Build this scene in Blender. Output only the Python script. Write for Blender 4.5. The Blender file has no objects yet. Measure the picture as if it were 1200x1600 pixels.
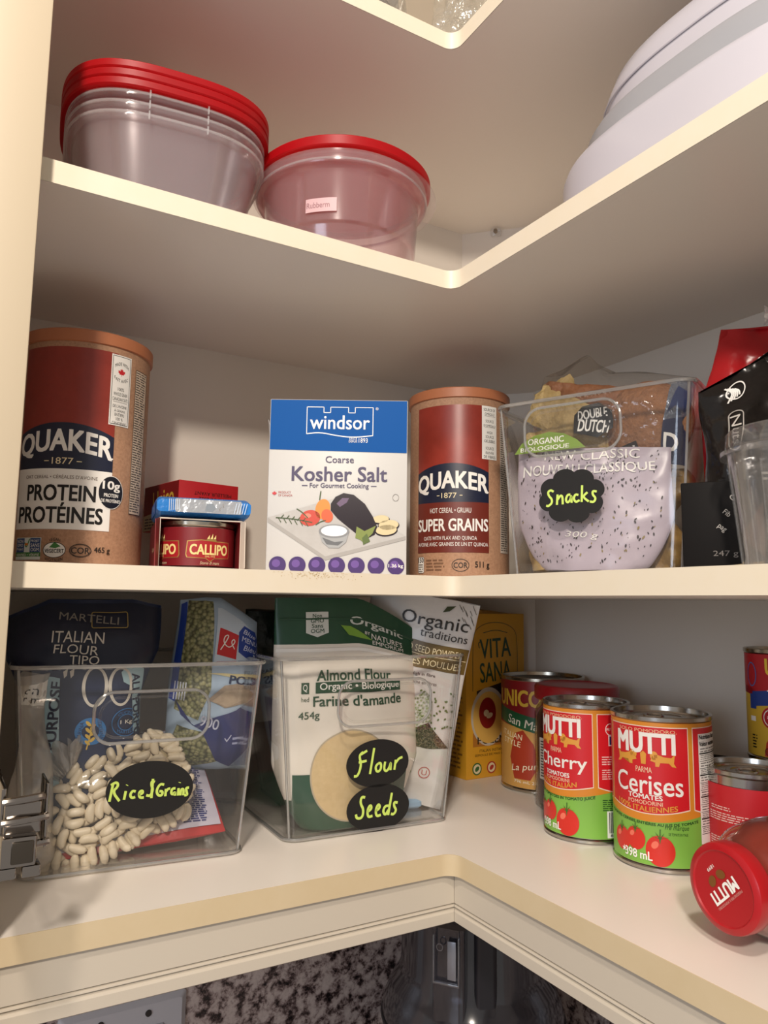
import bpy, bmesh, math, random
from mathutils import Vector, Matrix, noise
R = math.radians
PI = math.pi
SC = bpy.context.scene
COL = SC.collection

# ------------------------------------------------------------------ camera, world, lights, exposure
cd = bpy.data.cameras.new('camera')
cam = bpy.data.objects.new('camera', cd)
COL.objects.link(cam)
CAM = Vector((-0.3727, -0.5227, 0.0))
YAW, PIT, ROL = 0.5254, 0.1213, 0.0130
fw = Vector((math.sin(YAW) * math.cos(PIT), math.cos(YAW) * math.cos(PIT), math.sin(PIT)))
rt0 = Vector((math.cos(YAW), -math.sin(YAW), 0))
up0 = rt0.cross(fw)
rt = rt0 * math.cos(ROL) + up0 * math.sin(ROL)
up = up0 * math.cos(ROL) - rt0 * math.sin(ROL)
cam.matrix_world = Matrix(((rt.x, up.x, -fw.x, CAM.x), (rt.y, up.y, -fw.y, CAM.y), (rt.z, up.z, -fw.z, CAM.z), (0, 0, 0, 1)))
cd.sensor_fit = 'VERTICAL'
cd.sensor_height = 24.0
cd.lens = 1163.9 / 1600 * 24.0
cd.clip_start = 0.01
SC.camera = cam
SC.view_settings.view_transform = 'Standard'
SC.view_settings.look = 'None'
SC.view_settings.gamma = 1
SC.view_settings.use_curve_mapping = False
SC.view_settings.exposure = 0.33
SC.cycles.transparent_max_bounces = 40
SC.cycles.max_bounces = 12

w = bpy.data.worlds.new('kitchen_air')
SC.world = w
w.use_nodes = True
bg = w.node_tree.nodes['Background']
bg.inputs[0].default_value = (1.0, 0.93, 0.87, 1)
bg.inputs[1].default_value = 0.32


def lamp(name, loc, target, size, power, col):
    l = bpy.data.lights.new(name, 'AREA')
    l.shape = 'DISK'
    l.size = size
    l.energy = power
    l.color = col
    o = bpy.data.objects.new(name, l)
    COL.objects.link(o)
    o.location = loc
    o.rotation_euler = (Vector(target) - Vector(loc)).to_track_quat('-Z', 'Y').to_euler()
    return o


lamp('ceiling_lamp', (-0.83, -1.12, 0.66), (0, 0.05, 0.1), 0.11, 11.3, (1.0, 0.89, 0.775))
lamp('ceiling_lamp', (-0.75, -0.95, 1.25), (0, 0.05, 0.1), 0.14, 9.8, (1.0, 0.89, 0.79))
lamp('window_light', (-2.2, -1.30, 0.15), (0.25, -0.1, -0.15), 0.8, 8.0, (0.72, 0.83, 1.0))


# ------------------------------------------------------------------ materials
def lin(c):
    return c / 12.92 if c <= 0.04045 else ((c + 0.055) / 1.055) ** 2.4


def hx(s):
    s = s.lstrip('#')
    return tuple(lin(int(s[i:i + 2], 16) / 255) for i in (0, 2, 4)) + (1,)


MC = {}


def M(col, rough=0.5, metal=0.0, spec=0.5, speck=0.0, scale=300, dark=None, bump=0.0, bscale=60, stretch=None, coat=0.0):
    """principled material, optionally speckled with noise or bumped"""
    key = (col, rough, metal, spec, speck, scale, dark, bump, bscale, stretch, coat)
    if key in MC:
        return MC[key]
    m = bpy.data.materials.new('mat_' + col.strip('#'))
    m.use_nodes = True
    nt = m.node_tree
    b = nt.nodes['Principled BSDF']
    b.inputs['Base Color'].default_value = hx(col)
    b.inputs['Roughness'].default_value = rough
    b.inputs['Metallic'].default_value = metal
    b.inputs['Specular IOR Level'].default_value = spec
    b.inputs['Coat Weight'].default_value = coat
    tc = nt.nodes.new('ShaderNodeTexCoord')
    src = tc.outputs['Object']
    if stretch:
        mp = nt.nodes.new('ShaderNodeMapping')
        mp.inputs['Scale'].default_value = stretch
        nt.links.new(src, mp.inputs[0])
        src = mp.outputs[0]
    if speck:
        n = nt.nodes.new('ShaderNodeTexNoise')
        n.inputs['Scale'].default_value = scale
        n.inputs['Detail'].default_value = 4
        n.inputs['Roughness'].default_value = 0.7
        nt.links.new(src, n.inputs['Vector'])
        r = nt.nodes.new('ShaderNodeValToRGB')
        r.color_ramp.elements[0].position = 0.32
        r.color_ramp.elements[1].position = 0.62
        c = hx(col)
        d = hx(dark) if dark else tuple(v * 0.5 for v in c[:3]) + (1,)
        r.color_ramp.elements[0].color = tuple(c[i] * (1 - speck) + d[i] * speck for i in range(3)) + (1,)
        r.color_ramp.elements[1].color = c
        nt.links.new(n.outputs['Fac'], r.inputs[0])
        nt.links.new(r.outputs[0], b.inputs['Base Color'])
    if bump:
        n2 = nt.nodes.new('ShaderNodeTexNoise')
        n2.inputs['Scale'].default_value = bscale
        n2.inputs['Detail'].default_value = 3
        nt.links.new(src, n2.inputs['Vector'])
        bp = nt.nodes.new('ShaderNodeBump')
        bp.inputs['Strength'].default_value = bump
        bp.inputs['Distance'].default_value = 0.004
        nt.links.new(n2.outputs['Fac'], bp.inputs['Height'])
        nt.links.new(bp.outputs[0], b.inputs['Normal'])
    MC[key] = m
    return m


def clear(name, tint=(1, 1, 1), milk=0.0, milkcol=(1, 1, 1), refl=0.04, rough=0.03, bump=0.0, bscale=60, power=4.0, edge=0.9):
    """thin clear plastic: see-through with a grazing-angle gloss and a little milkiness"""
    m = bpy.data.materials.new(name)
    m.use_nodes = True
    nt = m.node_tree
    nt.nodes.remove(nt.nodes['Principled BSDF'])
    out = nt.nodes['Material Output']
    tr = nt.nodes.new('ShaderNodeBsdfTransparent')
    tr.inputs[0].default_value = tuple(tint) + (1,)
    gl = nt.nodes.new('ShaderNodeBsdfGlossy')
    gl.inputs['Roughness'].default_value = rough
    lw = nt.nodes.new('ShaderNodeLayerWeight')
    lw.inputs[0].default_value = 0.5
    pw = nt.nodes.new('ShaderNodeMath')
    pw.operation = 'POWER'
    pw.inputs[1].default_value = power
    nt.links.new(lw.outputs['Facing'], pw.inputs[0])
    mr = nt.nodes.new('ShaderNodeMapRange')
    mr.inputs['To Min'].default_value = refl
    mr.inputs['To Max'].default_value = edge
    nt.links.new(pw.outputs[0], mr.inputs['Value'])
    mx = nt.nodes.new('ShaderNodeMixShader')
    base = tr.outputs[0]
    if milk:
        df = nt.nodes.new('ShaderNodeBsdfDiffuse')
        df.inputs[0].default_value = tuple(milkcol) + (1,)
        tl = nt.nodes.new('ShaderNodeBsdfTranslucent')
        tl.inputs[0].default_value = tuple(milkcol) + (1,)
        md = nt.nodes.new('ShaderNodeMixShader')
        md.inputs[0].default_value = 0.5
        nt.links.new(df.outputs[0], md.inputs[1])
        nt.links.new(tl.outputs[0], md.inputs[2])
        m2 = nt.nodes.new('ShaderNodeMixShader')
        m2.inputs[0].default_value = milk
        nt.links.new(tr.outputs[0], m2.inputs[1])
        nt.links.new(md.outputs[0], m2.inputs[2])
        base = m2.outputs[0]
    nt.links.new(mr.outputs[0], mx.inputs[0])
    nt.links.new(base, mx.inputs[1])
    nt.links.new(gl.outputs[0], mx.inputs[2])
    nt.links.new(mx.outputs[0], out.inputs[0])
    if bump:
        tc = nt.nodes.new('ShaderNodeTexCoord')
        n2 = nt.nodes.new('ShaderNodeTexNoise')
        n2.inputs['Scale'].default_value = bscale
        n2.inputs['Detail'].default_value = 2
        nt.links.new(tc.outputs['Object'], n2.inputs['Vector'])
        bp = nt.nodes.new('ShaderNodeBump')
        bp.inputs['Strength'].default_value = bump
        bp.inputs['Distance'].default_value = 0.004
        nt.links.new(n2.outputs['Fac'], bp.inputs['Height'])
        nt.links.new(bp.outputs[0], gl.inputs['Normal'])
    return m


def cells(name, cols, scale, gap='#000000', bump=0.6, rough=0.5, gapw=0.08, gloss=0.0):
    """packed grains: voronoi cells of a few tones with dark gaps"""
    m = bpy.data.materials.new(name)
    m.use_nodes = True
    nt = m.node_tree
    b = nt.nodes['Principled BSDF']
    b.inputs['Roughness'].default_value = rough
    b.inputs['Coat Weight'].default_value = gloss
    tc = nt.nodes.new('ShaderNodeTexCoord')
    v = nt.nodes.new('ShaderNodeTexVoronoi')
    v.inputs['Scale'].default_value = scale
    nt.links.new(tc.outputs['Object'], v.inputs['Vector'])
    sp = nt.nodes.new('ShaderNodeSeparateColor')
    nt.links.new(v.outputs['Color'], sp.inputs[0])
    r = nt.nodes.new('ShaderNodeValToRGB')
    r.color_ramp.elements[0].color = hx(cols[0])
    r.color_ramp.elements[1].color = hx(cols[-1])
    for i, c in enumerate(cols[1:-1]):
        e = r.color_ramp.elements.new((i + 1) / (len(cols) - 1))
        e.color = hx(c)
    nt.links.new(sp.outputs[0], r.inputs[0])
    mr = nt.nodes.new('ShaderNodeMapRange')
    mr.inputs['From Min'].default_value = 0.75
    mr.inputs['From Max'].default_value = 0.75 - gapw * 4
    nt.links.new(v.outputs['Distance'], mr.inputs['Value'])
    mx = nt.nodes.new('ShaderNodeMix')
    mx.data_type = 'RGBA'
    mx.inputs['A'].default_value = hx(gap)
    nt.links.new(mr.outputs[0], mx.inputs['Factor'])
    nt.links.new(r.outputs[0], mx.inputs['B'])
    nt.links.new(mx.outputs['Result'], b.inputs['Base Color'])
    bp = nt.nodes.new('ShaderNodeBump')
    bp.inputs['Strength'].default_value = bump
    bp.inputs['Distance'].default_value = 0.002
    bp.invert = True
    nt.links.new(v.outputs['Distance'], bp.inputs['Height'])
    nt.links.new(bp.outputs[0], b.inputs['Normal'])
    return m


def granite():
    m = bpy.data.materials.new('granite')
    m.use_nodes = True
    nt = m.node_tree
    b = nt.nodes['Principled BSDF']
    b.inputs['Roughness'].default_value = 0.25
    tc = nt.nodes.new('ShaderNodeTexCoord')
    n = nt.nodes.new('ShaderNodeTexNoise')
    n.inputs['Scale'].default_value = 70
    n.inputs['Detail'].default_value = 7
    n.inputs['Roughness'].default_value = 0.68
    n.inputs['Distortion'].default_value = 0.15
    nt.links.new(tc.outputs['Object'], n.inputs['Vector'])
    r = nt.nodes.new('ShaderNodeValToRGB')
    e = r.color_ramp.elements
    e[0].position = 0.38
    e[0].color = hx('#1c1718')
    e[1].position = 0.72
    e[1].color = hx('#d8cbc4')
    for p, c in ((0.44, '#5a4a48'), (0.49, '#9c8b87'), (0.56, '#c6b8b2')):
        q = e.new(p)
        q.color = hx(c)
    nt.links.new(n.outputs['Fac'], r.inputs[0])
    nt.links.new(r.outputs[0], b.inputs['Base Color'])
    return m


# ------------------------------------------------------------------ mesh building
class MB:
    def __init__(s):
        s.v = []
        s.f = []
        s.m = []
        s.sm = []
        s.mats = []

    def mi(s, mat):
        if mat not in s.mats:
            s.mats.append(mat)
        return s.mats.index(mat)

    def add(s, vs, fs, mat, smooth=False, mtx=None):
        k = len(s.v)
        s.v += [tuple(mtx @ Vector(v)) if mtx else tuple(v) for v in vs]
        i = s.mi(mat)
        for f in fs:
            s.f.append(tuple(a + k for a in f))
            s.m.append(i)
            s.sm.append(smooth)

    def bm(s, b, mat, smooth=False, mtx=None):
        b.verts.index_update()
        s.add([v.co for v in b.verts], [[v.index for v in f.verts] for f in b.faces], mat, smooth, mtx)
        b.free()

    def box(s, x0, y0, z0, x1, y1, z1, mat, bev=0.0, seg=2, mtx=None):
        b = bmesh.new()
        bmesh.ops.create_cube(b, size=1)
        for v in b.verts:
            v.co = Vector(((x0 + x1) / 2 + v.co.x * (x1 - x0), (y0 + y1) / 2 + v.co.y * (y1 - y0), (z0 + z1) / 2 + v.co.z * (z1 - z0)))
        if bev:
            bmesh.ops.bevel(b, geom=list(b.edges), offset=bev, segments=seg, profile=0.5, affect='EDGES')
        s.bm(b, mat, bool(bev), mtx)

    def loft(s, rings, mat, cap0=True, cap1=True, smooth=True, mtx=None, closed=True):
        n = len(rings[0])
        vs = [p for r in rings for p in r]
        fs = []
        for i in range(len(rings) - 1):
            for j in range(n if closed else n - 1):
                a = i * n + j
                b = i * n + (j + 1) % n
                fs.append((a, b, b + n, a + n))
        if cap0:
            fs.append(tuple(reversed(range(n))))
        if cap1:
            fs.append(tuple(range((len(rings) - 1) * n, len(rings) * n)))
        s.add(vs, fs, mat, smooth, mtx)

    def lathe(s, prof, mat, cx=0, cy=0, n=64, mtx=None, cap0=True, cap1=True, smooth=True):
        rings = [[(cx + r * math.cos(2 * PI * j / n), cy + r * math.sin(2 * PI * j / n), z) for j in range(n)] for r, z in prof]
        s.loft(rings, mat, cap0, cap1, smooth, mtx)

    def tube(s, path, r, mat, n=8, closed=False, mtx=None, flat=1.0):
        P = [Vector(p) for p in path]
        L = len(P)
        rings = []
        prev = None
        for i in range(L):
            if closed:
                t = P[(i + 1) % L] - P[i - 1]
            else:
                t = P[min(i + 1, L - 1)] - P[max(i - 1, 0)]
            t.normalize()
            if prev is None:
                a = Vector((0, 0, 1)) if abs(t.z) < 0.9 else Vector((1, 0, 0))
                x = t.cross(a).normalized()
            else:
                x = (prev - t * prev.dot(t)).normalized()
            prev = x
            y = t.cross(x)
            rr = r[i] if isinstance(r, (list, tuple)) else r
            rings.append([tuple(P[i] + x * rr * math.cos(2 * PI * k / n) + y * rr * flat * math.sin(2 * PI * k / n)) for k in range(n)])
        if closed:
            rings.append(rings[0])
        s.loft(rings, mat, not closed, not closed, True, mtx)

    def build(s, name, parent=None, auto=35):
        me = bpy.data.meshes.new(name)
        me.from_pydata(s.v, [], s.f)
        for m in s.mats:
            me.materials.append(m)
        me.polygons.foreach_set('material_index', s.m)
        me.polygons.foreach_set('use_smooth', s.sm)
        me.update()
        if any(s.sm):
            b = bmesh.new()
            b.from_mesh(me)
            ca = math.cos(R(auto))
            for e in b.edges:
                if len(e.link_faces) == 2 and e.link_faces[0].normal.dot(e.link_faces[1].normal) < ca:
                    e.smooth = False
            b.to_mesh(me)
            b.free()
        o = bpy.data.objects.new(name, me)
        COL.objects.link(o)
        if parent:
            o.parent = parent
        return o


def thing(name, label, cat, loc=(0, 0, 0), rot=(0, 0, 0), group=None):
    o = bpy.data.objects.new(name, None)
    COL.objects.link(o)
    o.empty_display_size = 0.02
    o.location = loc
    o.rotation_euler = rot
    o['label'] = label
    o['category'] = cat
    if group:
        o['group'] = group
    return o


def tag(o, label, cat, group=None):
    o['label'] = label
    o['category'] = cat
    if group:
        o['group'] = group
    return o


def rrect(x0, y0, x1, y1, r, n=6):
    r = min(r, (x1 - x0) / 2 - 1e-6, (y1 - y0) / 2 - 1e-6)
    P = []
    for cx, cy, a in ((x1 - r, y1 - r, 0), (x0 + r, y1 - r, 90), (x0 + r, y0 + r, 180), (x1 - r, y0 + r, 270)):
        for k in range(n + 1):
            t = R(a + 90 * k / n)
            P.append((cx + r * math.cos(t), cy + r * math.sin(t)))
    return P


def sring(cx, cy, a, b, z, n=72, e=2.6):
    P = []
    for k in range(n):
        t = 2 * PI * k / n
        c, s_ = math.cos(t), math.sin(t)
        P.append((cx + a * math.copysign(abs(c) ** (2 / e), c), cy + b * math.copysign(abs(s_) ** (2 / e), s_), z))
    return P


# ------------------------------------------------------------------ printed artwork (flat pieces in mm, wrapped onto a surface)
_tc = {}


def text_geo(s, bold=0.0, shear=0.0):
    k = (s, bold, shear)
    if k not in _tc:
        cu = bpy.data.curves.new('lettering', 'FONT')
        cu.body = s
        cu.size = 1
        cu.offset = bold
        cu.shear = shear
        cu.resolution_u = 3
        o = bpy.data.objects.new('lettering', cu)
        me = o.to_mesh()
        vs = [(v.co.x, v.co.y) for v in me.vertices]
        fs = [tuple(p.vertices) for p in me.polygons]
        o.to_mesh_clear()
        bpy.data.objects.remove(o)
        bpy.data.curves.remove(cu)
        _tc[k] = (vs, fs)
    return _tc[k]


class Art:
    def __init__(s):
        s.it = []

    def poly(s, pts, mat, l=1):
        s.it.append(([tuple(p) for p in pts], [tuple(range(len(pts)))], mat, l))
        return s

    def rect(s, x0, y0, x1, y1, mat, l=1, r=0):
        return s.poly(rrect(x0, y0, x1, y1, r) if r else [(x0, y0), (x1, y0), (x1, y1), (x0, y1)], mat, l)

    def frame(s, x0, y0, x1, y1, t, mat, l=2, r=0.01):
        a = rrect(x0, y0, x1, y1, max(r, 0.01))
        b = rrect(x0 + t, y0 + t, x1 - t, y1 - t, max(r - t, 0.01))
        n = len(a)
        s.it.append((a + b, [(i, (i + 1) % n, n + (i + 1) % n, n + i) for i in range(n)], mat, l))
        return s

    def ell(s, cx, cy, rx, ry, mat, l=1, rot=0, n=32):
        c, q = math.cos(R(rot)), math.sin(R(rot))
        return s.poly([(cx + rx * math.cos(2 * PI * k / n) * c - ry * math.sin(2 * PI * k / n) * q,
                        cy + rx * math.cos(2 * PI * k / n) * q + ry * math.sin(2 * PI * k / n) * c) for k in range(n)], mat, l)

    def ring(s, cx, cy, rx, ry, t, mat, l=2, n=32):
        a = [(cx + rx * math.cos(2 * PI * k / n), cy + ry * math.sin(2 * PI * k / n)) for k in range(n)]
        b = [(cx + (rx - t) * math.cos(2 * PI * k / n), cy + (ry - t) * math.sin(2 * PI * k / n)) for k in range(n)]
        s.it.append((a + b, [(i, (i + 1) % n, n + (i + 1) % n, n + i) for i in range(n)], mat, l))
        return s

    def stroke(s, pts, wd, mat, l=3):
        """a pen stroke of width wd along pts, smoothed"""
        P = [Vector((p[0], p[1], 0)) for p in pts]
        for _ in range(2 if len(P) > 2 else 0):
            Q = [P[0]]
            for a, b in zip(P, P[1:]):
                Q += [a * 0.75 + b * 0.25, a * 0.25 + b * 0.75]
            P = Q + [P[-1]]
        vs = []
        for i, p in enumerate(P):
            t = (P[min(i + 1, len(P) - 1)] - P[max(i - 1, 0)])
            if t.length < 1e-9:
                t = Vector((1, 0, 0))
            t.normalize()
            n = Vector((-t.y, t.x, 0)) * wd / 2
            vs += [(p.x + n.x, p.y + n.y), (p.x - n.x, p.y - n.y)]
        fs = [(2 * i, 2 * i + 1, 2 * i + 3, 2 * i + 2) for i in range(len(P) - 1)]
        s.it.append((vs, fs, mat, l))
        return s

    def text(s, t, cx, cy, w_, h, mat, l=3, rot=0, bold=0.0, shear=0.0, arc=0.0):
        """lettering scaled to width w_ and height h (mm), centred on cx,cy; arc lifts the ends (+) or the middle (-)"""
        vs, fs = text_geo(t, 0.0, shear)
        if not vs:
            return s
        xs = [v[0] for v in vs]
        ys = [v[1] for v in vs]
        x0, x1, y0, y1 = min(xs), max(xs), min(ys), max(ys)
        if w_ is None:
            w_ = h * (x1 - x0) / (y1 - y0)
        kx, ky = w_ / (x1 - x0), h / (y1 - y0)
        c, q = math.cos(R(rot)), math.sin(R(rot))
        offs = [(0, 0)]
        if bold:
            e = bold * 0.85
            offs = [(-e * kx, -e * ky * .6), (e * kx, -e * ky * .6), (-e * kx, e * ky * .6), (e * kx, e * ky * .6)]
        for ko, (ox, oy) in enumerate(offs):
            out = []
            for x, y in vs:
                a = ((x - x0) / (x1 - x0) - 0.5) * w_
                b = ((y - y0) / (y1 - y0) - 0.5) * h
                if arc:
                    b += arc * ((2 * a / w_) ** 2)
                a += ox
                b += oy
                out.append((cx + a * c - b * q, cy + a * q + b * c))
            s.it.append((out, list(fs), mat, l + 0.2 * ko))
        return s

    def micro(s, x0, y0, x1, y1, rows, mat, l=3, seed=1, rot=0, fill=0.45):
        """rows of print too fine to read"""
        rd = random.Random(seed)
        dy = (y1 - y0) / rows
        for i in range(rows):
            y = y1 - (i + 0.8) * dy
            x = x0
            end = x1 - rd.random() * 0.25 * (x1 - x0)
            while x < end:
                wd = rd.uniform(1.2, 3.6) * dy
                xe = min(x + wd, end)
                s.rect(x, y, xe, y + dy * fill, mat, l)
                x = xe + 0.5 * dy
        return s

    def merge(s, other, dx=0, dy=0, rot=0, k=1.0, dl=0):
        c, q = math.cos(R(rot)) * k, math.sin(R(rot)) * k
        for vs, fs, m, l in other.it:
            s.it.append(([(dx + x * c - y * q, dy + x * q + y * c) for x, y in vs], fs, m, l + dl))
        return s

    def build(s, name, fn, parent=None, du=None, dv=None, clip=None, step=0.00012, smooth=True, base=0.0):
        mb = MB()
        for vs, fs, mat, l in s.it:
            b = bmesh.new()
            bv = [b.verts.new((x, y, 0)) for x, y in vs]
            for f in fs:
                try:
                    b.faces.new([bv[i] for i in f])
                except ValueError:
                    pass
            if any(len(f.verts) > 4 for f in b.faces):
                bmesh.ops.triangulate(b, faces=list(b.faces))
            if clip:
                for (px, py), (nx, ny) in clip:
                    bmesh.ops.bisect_plane(b, geom=list(b.verts) + list(b.edges) + list(b.faces), dist=1e-6, plane_co=(px, py, 0), plane_no=(nx, ny, 0), clear_outer=True)
            for ax, d in ((0, du), (1, dv)):
                if not d or not b.verts:
                    continue
                lo = min(v.co[ax] for v in b.verts)
                hi = max(v.co[ax] for v in b.verts)
                k = math.floor(lo / d) + 1
                while k * d < hi - 1e-6:
                    co = [0, 0, 0]
                    no = [0, 0, 0]
                    co[ax] = k * d
                    no[ax] = 1
                    bmesh.ops.bisect_plane(b, geom=list(b.verts) + list(b.edges) + list(b.faces), dist=1e-6, plane_co=co, plane_no=no)
                    k += 1
            for f in b.faces:
                if f.normal.z < 0:
                    f.normal_flip()
            for v in b.verts:
                v.co = fn(v.co.x * 0.001, v.co.y * 0.001, base + l * step)
            mb.bm(b, mat, smooth)
        return mb.build(name, parent)


def cyl(R_, phi, z0=0.0):
    """wrap around a cylinder; phi is the direction the artwork faces"""
    def fn(u, v, h):
        a = phi + u / R_
        return Vector(((R_ + h) * math.cos(a), (R_ + h) * math.sin(a), z0 + v))
    return fn


def plane(O, U, V):
    O, U, V = Vector(O), Vector(U).normalized(), Vector(V).normalized()
    N = U.cross(V)
    return lambda u, v, h: O + U * u + V * v + N * h


def front(y=0.0, z0=0.0, x0=0.0):
    return plane((x0, y, z0), (1, 0, 0), (0, 0, 1))


class Pouch:
    """soft bag: width W(v), thickness D(v) (m, v in 0..1), height H; front faces -y, base on z=0"""

    def __init__(s, W, H, D, seed=0, amp=0.002, freq=25, p=2.2, lean=0.0, top=None):
        s.W = W if callable(W) else (lambda v: W)
        s.D = D if callable(D) else (lambda v: D)
        s.H, s.seed, s.amp, s.freq, s.p, s.lean = H, seed, amp, freq, p, lean
        s.top = top

    def pt(s, u, v, side=-1, h=0.0):
        W, D = s.W(v), s.D(v)
        x = u * W / 2
        g = max(0.0, 1 - abs(u) ** s.p) ** 0.6
        z = v * s.H
        n = noise.noise((x * s.freq + s.seed * 7.3, z * s.freq, s.seed * 3.1 + side))
        n += 0.5 * noise.noise((x * s.freq * 2.3 + 9, z * s.freq * 2.3, s.seed + side * 2))
        n2 = noise.noise((x * s.freq + 31 + s.seed, z * s.freq * .5, 5.5))
        y = side * (D / 2 * g + h) + n * s.amp * (0.25 + 0.75 * g) + s.lean * v * s.H
        if s.top:
            z += s.top(u) * max(0, v - 0.6) / 0.4
        return Vector((x + n2 * s.amp * 0.6, y, z + n * s.amp * 0.4))

    def map(s, u, v, h):
        vv = min(max(v / s.H, 0), 1)
        W = s.W(vv)
        return s.pt(max(-1, min(1, 2 * u / W)), vv, -1, h)

    def mesh(s, mat, nu=28, nv=36, bands=None, mb=None):
        mb = mb or MB()
        rings = []
        for j in range(nv + 1):
            v = j / nv
            r = [s.pt(-math.cos(PI * i / nu), v, -1) for i in range(nu + 1)]
            r += [s.pt(math.cos(PI * i / nu), v, 1) for i in range(1, nu)]
            rings.append(r)
        if not bands:
            mb.loft(rings, mat)
        else:
            for (a, b, m) in bands:
                i0, i1 = round(a * nv), round(b * nv)
                mb.loft(rings[i0:i1 + 1], m, i0 == 0, i1 == nv)
        return mb


# ------------------------------------------------------------------ the kitchen wall, counter and the corner cabinet
Z1, Z2, Z3, Z4 = -0.2025, 0.0231, 0.2954, 0.5280      # shelf tops
T = 0.0165
WY = 0.277
XL, YR = -0.36, -0.42
m_white = M('#f0e8dd', 0.32)
m_inner = M('#eae2d6', 0.45)
m_edge = M('#e2d7c2', 0.4, speck=0.10, scale=35, dark='#d9c494')
m_edge_old = M('#d2bf9c', 0.4, speck=0.16, scale=22, dark='#bda473')
m_frame = M('#c6b79d', 0.45)
m_rail = M('#cbc1b0', 0.4)
m_gran = granite()

for nm, bx in (('wall_back', (-0.9, 0.30, -0.66, 0.32, 0.32, -0.10)), ('wall_right', (0.30, -0.9, -0.66, 0.32, 0.30, -0.10))):
    b = MB()
    b.box(*bx, m_gran)
    b.build(nm)['kind'] = 'structure'
b = MB()
b.box(-0.9, -0.33, -0.68, 0.32, 0.32, -0.640, m_gran, 0.003)
o = b.build('trim_1')
o['kind'] = 'structure'
b = MB()
b.box(-0.9, 0.32, -0.10, 0.34, 0.34, 0.9, m_inner)
b.build('wall_upper_back')['kind'] = 'structure'
b = MB()
b.box(0.32, -0.9, -0.10, 0.34, 0.32, 0.9, m_inner)
b.build('wall_upper_right')['kind'] = 'structure'

cab = thing('corner_cabinet', 'cream L-shaped corner wall cabinet whose open shelves hold all the food and containers', 'cabinet', (0, 0, 0))


def shelf_outline(n=8, r=0.012, off=0.0):
    P = [(XL, off)]
    P += [(-r + off + r * math.cos(R(90 - 90 * k / n)) if False else (-r + off) + r * math.cos(R(90 - 90 * k / n)), (-r + off) + r * math.sin(R(90 - 90 * k / n))) for k in range(n + 1)]
    P += [(off, YR), (WY, YR), (WY, 0.21), (0.211, WY), (XL, WY)]
    return P


def make_shelf(z, edge_mat, nm='shelf'):
    b = MB()
    P = shelf_outline(off=0.0006)
    bb = bmesh.new()
    lo = [bb.verts.new((x, y, z - T)) for x, y in P]
    hi = [bb.verts.new((x, y, z)) for x, y in P]
    n = len(P)
    bb.faces.new(hi)
    bb.faces.new(list(reversed(lo)))
    for i in range(n):
        bb.faces.new((lo[i], lo[(i + 1) % n], hi[(i + 1) % n], hi[i]))
    bmesh.ops.recalc_face_normals(bb, faces=list(bb.faces))
    bmesh.ops.triangulate(bb, faces=[f for f in bb.faces if len(f.verts) > 4])
    b.bm(bb, m_white)
    sh = b.build(nm, cab)
    e = MB()
    P = [(XL, 0.0)] + shelf_outline()[1:10] + [(0.0, YR)]
    Q = [(XL, 0.0006)] + [(x + .0004, y + .0004) for x, y in shelf_outline()[1:10]] + [(0.0006, YR)]
    e.loft([[(x, y, z - T) for x, y in P], [(x, y, z) for x, y in P], [(x, y, z + 0.0001) for x, y in Q]], edge_mat, False, False, True, closed=False)
    e.build('edge_band', sh)
    return sh


make_shelf(Z4, m_edge)
make_shelf(Z3, m_edge)
sh2 = make_shelf(Z2, m_edge)
make_shelf(Z1, m_edge_old)
b = MB()
b.box(XL - 0.016, WY, Z1 - T, 0.211, WY + 0.012, 0.78, m_inner)
b.build('back_panel', cab)
b = MB()
b.box(WY, YR, Z1 - T, WY + 0.012, 0.21, 0.78, m_inner)
b.build('back_panel', cab)
b = MB()
d = 0.012 / math.sqrt(2)
b.loft([[(0.211, WY, z), (WY, 0.21, z), (WY + 0.012, 0.21, z), (WY + 0.012, 0.22, z), (0.221, WY + 0.012, z), (0.211, WY + 0.012, z)] for z in (Z1 - T, 0.78)], m_inner, smooth=False)
b.build('corner_panel', cab)
b = MB()
b.box(XL - 0.016, 0.0, Z1 - T, XL, WY, 0.78, m_inner)
b.build('side_panel', cab)
b = MB()
b.box(0.0, YR - 0.016, Z1 - T, WY + 0.012, YR, 0.78, m_inner)
b.build('side_panel', cab)
b = MB()
P = [(XL - .016, 0.0), (0, 0), (0, YR - .016), (WY + .012, YR - .016), (WY + .012, WY + .012), (XL - .016, WY + .012)]
b.loft([[(x, y, z) for x, y in P] for z in (0.78, 0.796)], m_inner, smooth=False)
b.build('top_panel', cab)
b = MB()
b.box(-0.396, -0.020, Z1 - T - 0.04, -0.3402, -0.0004, 0.80, m_frame, 0.0012)
b.build('face_frame', cab)
# moulded light rail under the bottom shelf
b = MB()
prof = [(0.004, -0.2192), (0.004, -0.2432), (0.0062, -0.2440), (0.0042, -0.2452), (0.0040, -0.2462), (0.0066, -0.2474), (0.0046, -0.2492), (0.004, -0.2502), (0.004, -0.2576), (0.0052, -0.2585), (0.022, -0.2585), (0.022, -0.2192)]
b.loft([[(-0.50, dd, z) for dd, z in prof], [(dd - 0.0001, dd, z) for dd, z in prof]], m_rail, smooth=False)
b.build('light_rail', cab)
b = MB()
b.loft([[(dd, dd - 0.0003, z) for dd, z in prof], [(dd, -0.60, z) for dd, z in prof]], m_rail, smooth=False)
b.build('light_rail', cab)
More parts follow.
